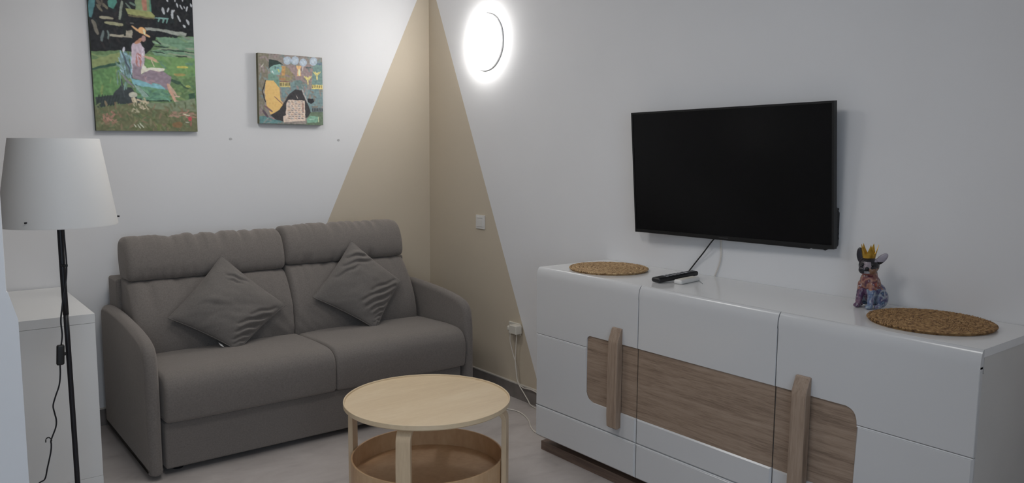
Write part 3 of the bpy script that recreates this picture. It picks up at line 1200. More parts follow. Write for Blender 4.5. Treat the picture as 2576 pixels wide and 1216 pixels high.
throw_pillow((-1.442, -0.365, 0.866), (-1.166, -0.475, 0.600), (-1.455, -0.590, 0.428), (-1.735, -0.480, 0.606), 0.070,
             'grey square throw pillow on the left seat of the sofa', 2.0,
             [((0.80, -0.12), (0.30, -0.26), 0.010, 0.035), ((0.66, -0.30), (0.05, -0.44), 0.013, 0.035), ((0.50, -0.47), (0.00, -0.60), 0.012, 0.032), ((0.34, -0.64), (-0.05, -0.74), 0.010, 0.028), ((0.20, -0.78), (-0.06, -0.84), 0.008, 0.024),
              ((0.02, 0.60), (0.34, 0.46), 0.009, 0.030), ((0.00, 0.50), (0.22, 0.40), 0.006, 0.028), ((-0.55, 0.10), (-0.10, -0.05), 0.004, 0.05)], True)
throw_pillow((-0.738, -0.372, 0.893), (-0.478, -0.455, 0.652), (-0.712, -0.585, 0.430), (-1.012, -0.465, 0.622), 0.070,
             'grey square throw pillow on the right seat of the sofa', 7.5,
             [((-0.22, 0.66), (0.30, 0.64), 0.012, 0.035), ((-0.34, 0.50), (0.36, 0.52), 0.011, 0.035), ((-0.52, 0.30), (-0.05, 0.42), 0.008, 0.035), ((0.82, 0.02), (0.10, -0.16), 0.012, 0.038), ((0.76, -0.12), (-0.15, -0.34), 0.013, 0.036),
              ((0.62, -0.30), (-0.10, -0.48), 0.011, 0.034), ((0.50, -0.46), (0.00, -0.58), 0.010, 0.030), ((0.42, -0.58), (0.10, -0.66), 0.009, 0.026), ((0.30, -0.70), (0.06, -0.76), 0.009, 0.024), ((0.20, -0.80), (0.02, -0.84), 0.007, 0.02)])


# ================================================================== ROUND TABLE
TC = Vector((-1.1633, -1.8204, 0))
TR = 0.314
tb = thing('coffee_table', 'round birch coffee table with a storage drum under the top', 'table', TC)
zt = 0.46
lathe('table_top', [(0.0001, zt-0.020), (TR-0.004, zt-0.020), (TR, zt-0.016), (TR, zt-0.001), (TR-0.0012, zt), (TR-0.0045, zt), (TR-0.0058, zt-0.0015), (TR-0.0062, zt-0.006), (0.0001, zt-0.006)],
      TC, 'z', M['birch'], tb, 128, angle=35)
RB = 0.289
zr = 0.240
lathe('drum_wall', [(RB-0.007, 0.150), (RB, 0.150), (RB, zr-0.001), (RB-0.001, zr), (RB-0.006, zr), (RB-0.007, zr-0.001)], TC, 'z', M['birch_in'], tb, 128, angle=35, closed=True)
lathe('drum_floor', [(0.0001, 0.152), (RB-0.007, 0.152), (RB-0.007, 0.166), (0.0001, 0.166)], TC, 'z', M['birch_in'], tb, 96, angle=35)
for a in (42, 132, 222, 312):
    a = radians(a)
    ro = Vector((cos(a), sin(a), 0))
    ta = Vector((-sin(a), cos(a), 0))
    RO, th_, w_ = 0.309, 0.018, 0.0265
    # centre line of the bent strip: under the top, round the bend, down to the floor
    prof = [(0.17, zt-0.0295), (0.24, zt-0.0295)]
    rb_ = 0.038
    cxr, czr = RO-th_/2-rb_, zt-0.0295-rb_
    for i in range(0, 9):
        q = pi/2*(1-i/8)
        prof.append((cxr+rb_*cos(q), czr+rb_*sin(q)))
    prof += [(RO-th_/2, 0.30), (RO-th_/2, 0.15), (RO-th_/2, 0.0)]
    bm = bmesh.new()
    rows = []
    for i, (r, z) in enumerate(prof):
        pa, pb = prof[max(0, i-1)], prof[min(len(prof)-1, i+1)]
        d = Vector((pb[0]-pa[0], pb[1]-pa[1])).normalized()
        nn = Vector((-d.y, d.x))
        row = []
        for sw, sn in ((-1, -1), (1, -1), (1, 1), (-1, 1)):
            rr, zz = r+nn.x*sn*th_/2, z+nn.y*sn*th_/2
            row.append(bm.verts.new(TC + ro*rr + ta*sw*w_ + Vector((0, 0, zz))))
        rows.append(row)
    for i in range(len(rows)-1):
        for k in range(4):
            bm.faces.new([rows[i][k], rows[i][(k+1) % 4], rows[i+1][(k+1) % 4], rows[i+1][k]])
    bm.faces.new(rows[0])
    bm.faces.new(rows[-1][::-1])
    long_e = [e for e in bm.edges if any({e.verts[0], e.verts[1]} == {rows[i][k], rows[i+1][k]} for i in range(len(rows)-1) for k in range(4))]
    bmesh.ops.bevel(bm, geom=long_e, offset=0.0025, segments=2, profile=0.5, affect='EDGES')
    bm_obj('leg', bm, M['birch_leg'], tb, angle=35)

# ================================================================== WHITE CABINET
cb = thing('storage_cabinet', 'plain white box cabinet against the wall behind the floor lamp', 'cabinet', (-2.28, -0.39, 0))
cx0, cx1, cy0, cy1, cz = -2.482, -2.094, -0.778, -0.012, 0.723
box('top_board', cx0, cx1, cy0, cy1, cz-0.038, cz, M['cab'], cb, 0.0015)
box('bottom_board', cx0, cx1, cy0, cy1, 0.0, 0.038, M['cab'], cb, 0.0015)
box('end_board', cx0+0.0005, cx1-0.0005, cy0+0.0005, cy0+0.038, 0.0385, cz-0.0385, M['cab'], cb, 0.001)
box('end_board', cx0+0.0005, cx1-0.0005, cy1-0.038, cy1-0.0005, 0.0385, cz-0.0385, M['cab'], cb, 0.001)
box('back_board', cx1-0.012, cx1-0.001, cy0+0.0385, cy1-0.0385, 0.0385, cz-0.0385, M['cab'], cb)
box('divider', cx0+0.002, cx1-0.013, (cy0+cy1)/2-0.008, (cy0+cy1)/2+0.008, 0.0385, cz-0.0385, M['cab'], cb)

# ================================================================== FLOOR LAMP
LX, LY = -2.2535, -1.143
lamp = thing('floor_lamp', 'floor lamp with white tapered shade and thin black pole', 'lamp', (LX, LY, 0))
lathe('lamp_base', [(0.0001, 0.0), (0.125, 0.0), (0.128, 0.004), (0.126, 0.010), (0.05, 0.020), (0.018, 0.026), (0.014, 0.05), (0.0001, 0.05)], (LX+0.01, LY, 0), 'z', M['pole'], lamp, 48, angle=40)
tube('pole', [(LX+0.009, LY, 0.04), (LX+0.006, LY, 0.40), (LX+0.002, LY, 0.82)], 0.0088, M['pole'], lamp, 14, 4)
tube('upper_pole', [(LX+0.002, LY, 0.80), (LX, LY, 1.0), (LX-0.001, LY, 1.30)], 0.0098, M['pole'], lamp, 14, 4)
shx, shy = LX-0.002, LY
SB, STP = 1.122, 1.424
RBt, RTp = 0.1865, 0.1405
lathe('lamp_shade', [(RBt, SB), (RBt+0.0006, SB+0.004), (RTp+0.0004, STP-0.003), (RTp, STP), (RTp-0.0016, STP), (RTp-0.0020, STP-0.003), (RBt-0.0020, SB+0.004), (RBt-0.0016, SB)],
      (shx, shy, 0), 'z', M['shade'], lamp, 96, angle=60, closed=True)
zh = SB+0.024
rh = RBt-(RBt-RTp)*(zh-SB)/(STP-SB)
hold = lathe('shade_holder', [(0.012, zh-0.012), (0.024, zh-0.012), (0.024, zh+0.012), (0.012, zh+0.012)], (shx, shy, 0), 'z', M['pole'], lamp, 24, closed=True)
for a in (-129, -9, 111):
    a = radians(a)
    d = Vector((cos(a), sin(a), 0))
    o = Vector((shx, shy, zh))
    tube('holder_spoke', [o+d*0.02, o+d*(rh*0.5), o+d*(rh+0.009)], 0.0030, M['pole'], hold, 8, 3)
bm = bmesh.new()
bmesh.ops.create_uvsphere(bm, u_segments=18, v_segments=12, radius=0.03, matrix=Matrix.Translation((shx, shy, 1.33)))
bm_obj('bulb', bm, M['shade'], lamp, smooth=True)
tube('socket', [(shx, shy, 1.27), (shx, shy, 1.305)], 0.018, M['pole'], lamp, 16, 2, False)
ly = LY-0.020
cord = [(-2.2445, ly, 1.15), (-2.2455, ly, 1.108), (-2.2440, ly, 1.04), (-2.2430, ly, 0.985), (-2.247, ly, 0.93), (-2.258, ly-0.004, 0.88), (-2.266, ly-0.01, 0.835),
        (-2.2725, ly-0.01, 0.785), (-2.271, ly-0.01, 0.735), (-2.2755, ly-0.01, 0.70)]
tube('cord', cord, 0.0027, M['pole'], lamp, 8, 8)
V, Fc = rbox_geo((0.0125, 0.010, 0.036), 0.006, (2, 2, 5), 3)
sw_o = mesh_obj('cord_switch', [Vector((-2.2805, ly-0.012, 0.664)) + Vector((p.x+p.z*0.06, p.y, p.z)) for p in V], Fc, M['black'], lamp, True)
V, Fc = rbox_geo((0.004, 0.004, 0.006), 0.0018, (1, 1, 1), 2)
mesh_obj('switch_slider', [Vector((-2.267, ly-0.012, 0.666)) + p for p in V], Fc, M['black'], sw_o, True)
cord2 = [(-2.2835, ly-0.012, 0.630), (-2.2845, ly-0.012, 0.595), (-2.290, ly-0.012, 0.555), (-2.304, ly-0.012, 0.515), (-2.3125, ly-0.012, 0.484), (-2.309, ly-0.012, 0.455), (-2.3055, ly-0.012, 0.430),
         (-2.309, ly-0.012, 0.403), (-2.325, ly-0.012, 0.362), (-2.3255, ly-0.012, 0.345), (-2.3285, ly-0.012, 0.318), (-2.342, ly-0.012, 0.262), (-2.352, ly-0.012, 0.224), (-2.372, ly-0.012, 0.211),
         (-2.40, ly-0.012, 0.16), (-2.42, ly, 0.06), (-2.44, ly+0.05, 0.004), (-2.47, ly+0.25, 0.004), (-2.50, ly+0.6, 0.004)]
tube('cord', cord2, 0.0026, M['pole'], lamp, 8, 8)
tube('cord_clip', [(-2.2565, LY-0.012, 0.979), (-2.2515, LY-0.020, 0.979), (-2.2400, LY-0.023, 0.979)], 0.0042, M['black'], lamp, 8, 4)
tube('cable_tie', [(-2.3235, ly-0.012, 0.358), (-2.326, ly-0.016, 0.367), (-2.333, ly-0.016, 0.374), (-2.341, ly-0.016, 0.370), (-2.3425, ly-0.016, 0.358)], 0.0020, M['black'], lamp, 6, 5)

# ================================================================== WALL LAMP
WLY, WLZ = -0.609, 1.997
wl = thing('wall_lamp', 'round white wall lamp glowing beside the corner', 'lamp', (0, WLY, WLZ))
lathe('lamp_base', [(0.0001, 0.0), (0.157, 0.0), (0.159, 0.002), (0.159, 0.009), (0.157, 0.011), (0.0001, 0.011)], (0, WLY, WLZ), 'x-', M['lamp_rim'], wl, 96, angle=40)
lathe('diffuser_dome', [(0.0001, 0.0580), (0.06, 0.0575), (0.11, 0.0555), (0.138, 0.0510), (0.149, 0.0440), (0.1525, 0.0340), (0.1525, 0.011)], (0, WLY, WLZ), 'x-', M['lamp_emit'], wl, 96, angle=70)

# ================================================================== ASSUMED CEILING LAMPS (unseen, added to fit the room brightness)
for CLX, CLY, lab in ((-1.65, -1.20, 'unseen round ceiling lamp added on the side of the sofa'), (-1.90, -2.65, 'unseen round ceiling lamp added on the side of the doorway')):
    cl = thing('added_ceiling_lamp', lab, 'lamp', (CLX, CLY, H), 'unseen ceiling lamps added to light the room')
    lathe('lamp_base', [(0.0001, H-0.012), (0.288, H-0.012), (0.288, H), (0.0001, H)], (CLX, CLY, 0), 'z', M['white_plastic'], cl, 64)
    lathe('diffuser_disc', [(0.0001, H-0.070), (0.15, H-0.066), (0.23, H-0.056), (0.272, H-0.036), (0.280, H-0.012)], (CLX, CLY, 0), 'z', M['ceil_emit'], cl, 32, angle=70)

# ================================================================== SWITCH, SOCKET, CABLES
sw = thing('light_switch', 'small white wall switch on the beige paint', 'switch', (0, -0.559, 0.93))
box('plate', -0.009, 0.0, -0.601, -0.517, 0.931, 1.013, M['white_plastic'], sw, 0.003, 2)
box('rocker', -0.0125, -0.008, -0.588, -0.530, 0.945, 0.992, M['white_plastic'], sw, 0.0015)
box('rocker', -0.0118, -0.008, -0.588, -0.530, 0.9935, 1.004, M['white_plastic'], sw, 0.0015)

so_ = thing('wall_socket', 'white wall socket low on the beige paint', 'socket', (0, -0.89, 0.36))
box('plate', -0.010, 0.0, -0.945, -0.840, 0.365, 0.432, M['off_white'], so_, 0.003)
ad = thing('plug_adapter', 'ivory double plug adapter in the wall socket beside the sideboard', 'adapter', (-0.03, -0.92, 0.375))
box('adapter_body', -0.055, -0.010, -0.962, -0.900, 0.379, 0.428, M['off_white'], ad, 0.005, 3)
V, Fc = rbox_geo((0.020, 0.013, 0.014), 0.009, (2, 2, 2), 4)
mesh_obj('side_plug', [Vector((-0.034, -0.889, 0.405)) + p for p in V], Fc, M['off_white'], ad, True)
tube('strain_relief', [(-0.036, -0.890, 0.396), (-0.037, -0.8905, 0.380), (-0.037, -0.890, 0.366)], lambda t: 0.0058-0.002*t, M['off_white'], ad, 10, 4)

tag(tube('white_cable', [(-0.037, -0.890, 0.372), (-0.036, -0.889, 0.330), (-0.030, -0.897, 0.285), (-0.025, -0.910, 0.240), (-0.022, -0.925, 0.205), (-0.022, -0.933, 0.160), (-0.022, -0.943, 0.115),
                         (-0.022, -0.962, 0.092), (-0.022, -0.995, 0.082), (-0.022, -1.03, 0.086), (-0.022, -1.09, 0.086), (-0.022, -1.25, 0.060), (-0.03, -1.7, 0.05)], 0.0031, M['cable_white'], None, 8),
    'white cable from the side plug, running behind the sideboard above the skirting', 'cable')
tag(tube('white_cable', [(-0.034, -0.944, 0.384), (-0.033, -0.941, 0.345), (-0.031, -0.934, 0.300), (-0.030, -0.930, 0.262), (-0.031, -0.931, 0.215), (-0.031, -0.939, 0.165), (-0.031, -0.950, 0.118),
                         (-0.031, -0.972, 0.088), (-0.032, -1.005, 0.062), (-0.033, -1.045, 0.030), (-0.036, -1.085, 0.006), (-0.04, -1.2, 0.0035), (-0.05, -1.5, 0.0035)], 0.0031, M['cable_white'], None, 8),
    'white cable from under the adapter, dropping to the floor beside the sideboard', 'cable')
tag(tube('white_cable', [(-0.30, -0.93, 0.004), (-0.22, -0.98, 0.004), (-0.165, -1.05, 0.004), (-0.150, -1.10, 0.004), (-0.155, -1.15, 0.004), (-0.175, -1.21, 0.004), (-0.205, -1.27, 0.004),
                         (-0.245, -1.33, 0.004), (-0.275, -1.40, 0.004), (-0.28, -1.50, 0.004), (-0.24, -1.572, 0.004)], 0.0035, M['cable_white'], None, 8),
    'white cable curling over the floor between the table and the sideboard', 'cable')


# ================================================================== PAINTINGS
class Canvas:
    """paints flat colour on a grid of points given in sketch coordinates"""

    def __init__(self, X, Y, seed, warp):
        rs = np.random.RandomState(seed)
        self.X, self.Y = X, Y
        wx = np.zeros_like(X)
        wy = np.zeros_like(X)
        for k in range(14):
            fx, fy, ph = rs.uniform(-0.09, 0.09), rs.uniform(-0.09, 0.09), rs.uniform(0, 6.28)
            wx += np.sin(X*fx+Y*fy+ph)
            wy += np.sin(X*fy-Y*fx+ph*1.7)
        self.x = X + wx*warp
        self.y = Y + wy*warp
        self.col = np.zeros(X.shape+(3,))
        tex = np.zeros_like(X)
        for k in range(26):
            fr_, an = rs.uniform(0.03, 0.22), rs.normal()*0.9
            tex += np.sin((X*np.sin(an)+Y*np.cos(an))*fr_+0.6*np.sin((X*np.cos(an)-Y*np.sin(an))*fr_*0.35+rs.uniform(0, 6))+rs.uniform(0, 6.28))
        self.tex = tex/tex.std()
        self.rs = rs

    @staticmethod
    def c(rgb):
        a = np.array(rgb)/255.0
        return np.where(a <= 0.04045, a/12.92, ((a+0.055)/1.055)**2.4)

    def put(self, mask, rgb, jit=0.10):
        n = int(mask.sum())
        if n:
            base = self.c(rgb)
            self.col[mask] = base[None, :]*np.clip(1+jit*0.75*self.tex[mask][:, None], 0.3, 2)

    def poly(self, pts, rgb, jit=0.10):
        x, y = self.x, self.y
        ins = np.zeros(x.shape, bool)
        n = len(pts)
        for i in range(n):
            x0, y0 = pts[i]
            x1, y1 = pts[(i+1) % n]
            if y0 == y1:
                continue
            cr = ((y0 > y) != (y1 > y)) & (x < (x1-x0)*(y-y0)/(y1-y0)+x0)
            ins ^= cr
        self.put(ins, rgb, jit)

    def stroke(self, a, b, w, rgb, jit=0.10):
        ax, ay = a
        bx, by = b
        dx, dy = bx-ax, by-ay
        L = dx*dx+dy*dy+1e-9
        t = np.clip(((self.x-ax)*dx+(self.y-ay)*dy)/L, 0, 1)
        d = np.hypot(self.x-ax-t*dx, self.y-ay-t*dy)
        self.put(d < w/2*(1-0.35*np.abs(2*t-1)**3), rgb, jit)

    def ell(self, cx, cy, rx, ry, rgb, jit=0.08):
        self.put(((self.x-cx)/rx)**2+((self.y-cy)/ry)**2 < 1, rgb, jit)

    def dabs(self, x0, x1, y0, y1, n, length, w, cols, ang=0.0, spread=0.3):
        for _ in range(n):
            cx, cy = self.rs.uniform(x0, x1), self.rs.uniform(y0, y1)
            a = ang+self.rs.normal()*spread
            l = length*self.rs.uniform(0.5, 1.3)/2
            self.stroke((cx-l*cos(a), cy-l*sin(a)), (cx+l*cos(a), cy+l*sin(a)), w*self.rs.uniform(0.6, 1.3), cols[self.rs.randint(len(cols))])


def canvas_thing(name, label, corners, depth, nu, nv, sketch, painter, edge_mat, warp, seed):
    """corners of the painted face: TL, TR, BR, BL (xyz); sketch(u, v) -> sketch coords with v down"""
    TL, TR_, BR, BL = [np.array(c) for c in corners]
    u = np.linspace(0, 1, nu)
    v = np.linspace(0, 1, nv)
    U, Vv = np.meshgrid(u, v)
    P = (TL[None, None]*((1-U)*(1-Vv))[..., None]+TR_[None, None]*(U*(1-Vv))[..., None] + BR[None, None]*(U*Vv)[..., None]+BL[None, None]*((1-U)*Vv)[..., None])
    SXc, SYc = sketch(U, Vv)
    cv = Canvas(SXc, SYc, seed, warp)
    painter(cv)
    cv.col = np.clip(cv.col, 0, 1)
    for _ in range(2):                                  # wet edges
        e_ = np.pad(cv.col, ((1, 1), (1, 1), (0, 0)), mode='edge')
        cv.col = 0.4*cv.col + 0.15*(e_[:-2, 1:-1]+e_[2:, 1:-1]+e_[1:-1, :-2]+e_[1:-1, 2:])
    t = thing(name, label, 'painting', tuple((BL+BR)/2+np.array((0, depth, 0))))
    idx = np.arange(nu*nv).reshape(nv, nu)
    a, b, c_, d = idx[:-1, :-1].ravel(), idx[:-1, 1:].ravel(), idx[1:, 1:].ravel(), idx[1:, :-1].ravel()
    faces = np.stack([a, d, c_, b], 1)
    me = bpy.data.meshes.new('painted_face')
    me.from_pydata(P.reshape(-1, 3).tolist(), [], faces.tolist())
    me.update()
    at = me.attributes.new('paint', 'FLOAT_COLOR', 'POINT')
    cc_ = np.ones((nu*nv, 4), np.float32)
    pc = cv.col.reshape(-1, 3)
    pc = pc*0.74+pc.mean(1, keepdims=True)*0.26
    cc_[:, :3] = np.clip(pc*PAINT_GAIN, 0.003, 0.95)
    at.data.foreach_set('color', cc_.ravel())
    link('painted_face', me, M['paint'], t)
    e = 0.0006
    front = [np.array(c) + np.array((0, e, 0)) for c in (TL, TR_, BR, BL)]
    back = [np.array((c[0], -0.002, c[2])) for c in (TL, TR_, BR, BL)]
    mesh_obj('canvas_frame', front+back, [(0, 3, 2, 1), (4, 5, 6, 7), (0, 1, 5, 4), (1, 2, 6, 5), (2, 3, 7, 6), (3, 0, 4, 7)], edge_mat, t)
    return t


PAINT_GAIN = 1.75


def garden(c):
    G = c
    G.put(np.ones(G.X.shape, bool), (24, 26, 30), 0.25)
    # lawn layers
    G.poly([(60, 480), (330, 455), (560, 470), (640, 380), (650, 320), (1040, 280), (1060, 1200), (100, 1200)], (88, 118, 72), 0.12)
    G.dabs(100, 1010, 480, 900, 160, 70, 20, [(96, 128, 74), (84, 116, 66), (104, 132, 84), (78, 112, 74), (112, 132, 76)], 0.15, 0.5)
    G.dabs(70, 980, -90, 450, 110, 60, 22, [(28, 32, 36), (20, 24, 30), (34, 36, 36), (26, 36, 38), (38, 34, 36)], 1.3, 0.5)
    G.poly([(650, 318), (820, 312), (990, 290), (1010, 480), (640, 475), (600, 440), (700, 405)], (96, 134, 104))
    G.dabs(640, 1000, 320, 470, 26, 130, 14, [(118, 150, 118), (84, 122, 92), (126, 136, 112), (108, 140, 96)], 0.05, 0.08)
    for a, b in (((620, 395), (760, 400)), ((700, 420), (1000, 432)), ((640, 345), (700, 380)), ((830, 470), (930, 476)), ((600, 440), (730, 450))):
        G.stroke(a, b, 10, (36, 52, 46))
    G.poly([(545, 480), (1010, 480), (1020, 640), (900, 660), (780, 640), (560, 600)], (98, 138, 74))
    G.dabs(680, 1010, 500, 660, 16, 60, 18, [(108, 142, 84), (90, 130, 80), (84, 124, 96)], 0.2, 0.5)
    G.stroke((845, 566), (940, 566), 22, (168, 160, 44))
    G.stroke((820, 636), (912, 632), 22, (150, 134, 66))
    G.stroke((930, 735), (955, 740), 26, (140, 150, 66))
    G.stroke((785, 690), (870, 712), 26, (52, 80, 62))
    G.stroke((870, 712), (940, 760), 14, (58, 84, 58))
    G.poly([(940, 800), (1010, 790), (1015, 850), (950, 850)], (50, 82, 62))
    # left meadow
    G.poly([(105, 545), (330, 472), (335, 545), (110, 615)], (122, 136, 78))
    G.stroke((108, 622), (345, 560), 24, (42, 78, 62))
    G.poly([(115, 645), (340, 585), (350, 790), (250, 850), (130, 860)], (84, 128, 70))
    G.dabs(130, 330, 640, 830, 14, 60, 16, [(96, 138, 78), (78, 120, 68), (112, 136, 70)], 1.2, 0.4)
    # shade in the grass
    G.poly([(140, 860), (280, 835), (350, 745), (440, 770), (500, 845), (590, 880), (480, 905), (330, 910), (150, 945)], (52, 60, 62))
    for i in range(8):
        x = 150+i*24
        G.stroke((x+18, 840), (x-12, 960), 12, (44, 56, 52))
    G.stroke((560, 872), (785, 866), 20, (38, 60, 52))
    # wood at the top
    G.poly([(60, -100), (118, -100), (122, 100), (100, 195), (72, 190)], (56, 112, 116))
    G.dabs(66, 115, -80, 180, 6, 50, 10, [(40, 84, 92), (70, 128, 128)], 1.4, 0.2)
    G.dabs(135, 215, 30, 150, 5, 70, 22, [(84, 76, 64), (100, 94, 74)], 1.1, 0.3)
    G.poly([(262, -40), (290, -20), (308, 50), (280, 108), (238, 98), (232, 50)], (52, 124, 110))
    G.stroke((350, 40), (330, 190), 26, (118, 128, 112))
    G.stroke((175, -20), (182, 30), 14, (70, 100, 90))
    G.stroke((165, 186), (272, 190), 20, (140, 134, 108))
    G.stroke((212, 226), (356, 238), 26, (134, 132, 96))
    G.stroke((250, 332), (440, 324), 22, (146, 138, 118))
    G.poly([(385, 280), (442, 276), (444, 340), (380, 338)], (142, 134, 116))
    G.stroke((374, -90), (374, 320), 26, (22, 30, 28))
    G.stroke((108, 215), (150, 330), 26, (104, 98, 86))
    G.stroke((196, 300), (182, 382), 22, (86, 100, 100))
    G.stroke((232, 300), (236, 362), 14, (92, 108, 104))
    G.stroke((420, 214), (450, 216), 14, (86, 84, 80))
    G.poly([(462, -100), (604, -100), (604, 104), (466, 102)], (112, 132, 88))
    G.poly([(522, 0), (566, -10), (570, 96), (528, 92)], (158, 100, 76))
    G.stroke((596, -60), (598, 100), 16, (66, 128, 104))
    G.dabs(390, 450, 20, 80, 4, 40, 14, [(60, 90, 80), (90, 110, 96)], 0.9, 0.3)
    G.poly([(384, 92), (600, 104), (642, 132), (640, 160), (520, 150), (400, 138)], (132, 136, 72))
    G.stroke((410, 150), (640, 160), 14, (96, 88, 56))
    G.stroke((640, 154), (762, 150), 11, (104, 148, 142))
    for x in (676, 712, 746):
        G.stroke((x+8, 152), (x-6, 186), 12, (92, 142, 132))
    for a, b, w in (((706, 66), (722, 108), 26), ((760, 56), (756, 86), 15), ((795, 72), (802, 140), 20), ((812, 66), (800, 90), 16), ((850, 122), (870, 164), 15), ((926, 144), (950, 182), 20), ((902, 196), (916, 204), 22),
                    ((868, 18), (890, 50), 14), ((838, 6), (846, 40), 12), ((934, 30), (930, 66), 16), ((905, 20), (912, 40), 8), ((966, 4), (972, 24), 18), ((820, -40), (826, -10), 14), ((750, -30), (756, -4), 14), ((890, -60), (896, -20), 16)):
        G.stroke(a, b, w, (156, 160, 164))
    G.poly([(545, 236), (700, 242), (930, 262), (925, 284), (850, 290), (700, 264), (560, 262)], (134, 138, 128))
    G.stroke((860, 286), (980, 312), 16, (110, 124, 106))
    # chair
    G.poly([(330, 500), (352, 472), (385, 470), (420, 560), (445, 680), (410, 690), (350, 600)], (100, 134, 138))
    G.dabs(335, 435, 480, 680, 26, 60, 12, [(120, 158, 168), (90, 124, 128), (134, 166, 178), (84, 112, 104)], 1.25, 0.3)
    G.dabs(300, 400, 560, 760, 12, 60, 12, [(92, 124, 108), (104, 140, 128)], 1.3, 0.3)
    G.stroke((370, 428), (370, 458), 22, (176, 176, 186))
    G.stroke((358, 470), (452, 690), 15, (66, 78, 92))
    G.stroke((395, 470), (440, 660), 9, (92, 128, 140))
    G.stroke((434, 500), (440, 650), 10, (140, 176, 192))
    G.stroke((350, 650), (455, 765), 16, (116, 118, 120))
    G.stroke((350, 700), (380, 850), 14, (64, 72, 76))
    G.poly([(440, 688), (560, 712), (700, 728), (738, 782), (600, 770), (450, 742)], (98, 158, 168))
    G.poly([(470, 745), (740, 775), (785, 862), (600, 872), (480, 800)], (86, 136, 104))
    G.dabs(500, 770, 770, 860, 24, 60, 16, [(92, 146, 122), (84, 130, 88), (100, 150, 116), (76, 122, 100)], 0.2, 0.4)
    G.stroke((470, 740), (590, 832), 11, (44, 66, 70))
    G.poly([(455, 745), (500, 752), (590, 835), (540, 840)], (120, 150, 138))
    G.ell(452, 826, 36, 26, (168, 166, 148))
    # sitter
    G.poly([(432, 420), (448, 384), (482, 368), (516, 378), (546, 430), (548, 560), (530, 640), (452, 682), (436, 560)], (170, 150, 164))
    G.poly([(446, 560), (520, 560), (520, 650), (600, 590), (715, 606), (788, 662), (776, 762), (738, 772), (680, 722), (560, 712), (452, 684)], (130, 112, 124))
    G.dabs(470, 760, 600, 720, 10, 60, 12, [(140, 118, 130), (116, 102, 116), (150, 120, 128)], 0.2, 0.3)
    G.stroke((498, 470), (502, 565), 56, (168, 104, 96))
    G.stroke((535, 420), (540, 500), 22, (196, 188, 200))
    G.stroke((545, 492), (655, 518), 24, (182, 144, 112))
    G.stroke((610, 515), (670, 534), 14, (180, 150, 110))
    G.poly([(516, 612), (540, 558), (566, 592), (640, 582), (732, 586), (726, 604), (672, 618), (598, 604), (520, 642)], (196, 190, 170))
    G.stroke((610, 520), (632, 572), 9, (186, 176, 140))
    G.ell(484, 326, 44, 44, (32, 28, 32))
    G.stroke((474, 378), (520, 346), 32, (172, 116, 84))
    G.ell(540, 340, 21, 27, (160, 118, 110))
    G.stroke((438, 244), (590, 320), 18, (196, 148, 92))
    G.ell(526, 272, 33, 29, (208, 148, 72))
    G.stroke((540, 262), (548, 300), 16, (222, 196, 150))
    G.stroke((756, 722), (822, 868), 30, (182, 136, 110))
    G.stroke((772, 726), (838, 826), 20, (176, 146, 120))
    G.stroke((815, 870), (868, 880), 16, (178, 150, 124))
    G.stroke((826, 836), (864, 830), 14, (176, 152, 128))
    G.dabs(440, 545, 400, 560, 22, 40, 10, [(174, 154, 168), (166, 147, 161), (180, 162, 175)], 1.3, 0.3)
    # foreground flowers
    G.poly([(135, 950), (420, 905), (800, 890), (1010, 880), (1030, 1000), (1050, 1200), (140, 1200)], (98, 100, 66))
    G.poly([(560, 895), (790, 885), (1010, 840), (1020, 960), (800, 960), (600, 940)], (110, 122, 92))
    G.dabs(150, 430, 920, 1120, 20, 60, 14, [(112, 112, 74), (84, 96, 60), (120, 96, 70)], 1.3, 0.4)
    G.dabs(450, 800, 1000, 1130, 24, 60, 20, [(96, 108, 58), (84, 96, 54), (110, 116, 70)], 0.6, 0.7)
    G.dabs(430, 580, 860, 980, 16, 40, 16, [(176, 160, 126), (150, 144, 110), (186, 172, 140)], 1.0, 0.8)
    G.dabs(190, 300, 990, 1080, 12, 40, 18, [(160, 110, 92), (140, 104, 78)], 0.7, 0.8)
    G.dabs(780, 1000, 960, 1010, 10, 60, 16, [(138, 116, 92), (150, 108, 88)], 0.1, 0.3)
    G.dabs(150, 1030, 900, 1140, 150, 46, 15, [(104, 108, 72), (92, 98, 60), (114, 112, 78), (100, 112, 74), (120, 104, 76), (88, 102, 66)], 0.9, 0.8)
    G.dabs(200, 300, 990, 1080, 8, 40, 18, [(156, 112, 92), (140, 104, 80)], 0.7, 0.8)
    G.dabs(790, 1000, 965, 1010, 10, 60, 12, [(142, 116, 94), (150, 112, 92)], 0.1, 0.3)
    G.dabs(440, 570, 880, 970, 10, 36, 13, [(172, 158, 126), (150, 144, 112)], 1.0, 0.8)
    G.ell(848, 1082, 50, 26, (122, 92, 54))
    G.stroke((895, 990), (960, 992), 11, (186, 180, 150))
    G.ell(960, 1024, 17, 22, (178, 52, 64))
    G.stroke((970, 1050), (968, 1090), 14, (140, 90, 76))
    G.stroke((920, 1052), (950, 1056), 9, (160, 160, 140))
    for a, b in (((462, 1080), (476, 1106)), ((496, 1084), (518, 1116)), ((518, 1074), (542, 1112))):
        G.stroke(a, b, 9, (178, 182, 158))


def garden_map(U, Vv):
    y = -97 + Vv*(1141+97)
    xl = 60+90*y/1140
    xr = 985+45*y/1140
    return xl+(xr-xl)*U, y


Y1 = -0.026
canvas_thing('garden_painting', 'painting of a woman in a straw hat sitting on a garden chair', ((-1.9175, Y1, 2.172), (-1.4360, Y1, 2.176), (-1.4335, Y1, 1.4765), (-1.9095, Y1, 1.4725)),
             0.026, 290, 420, garden_map, garden, M['canvas_edge2'], 0.9, 3)


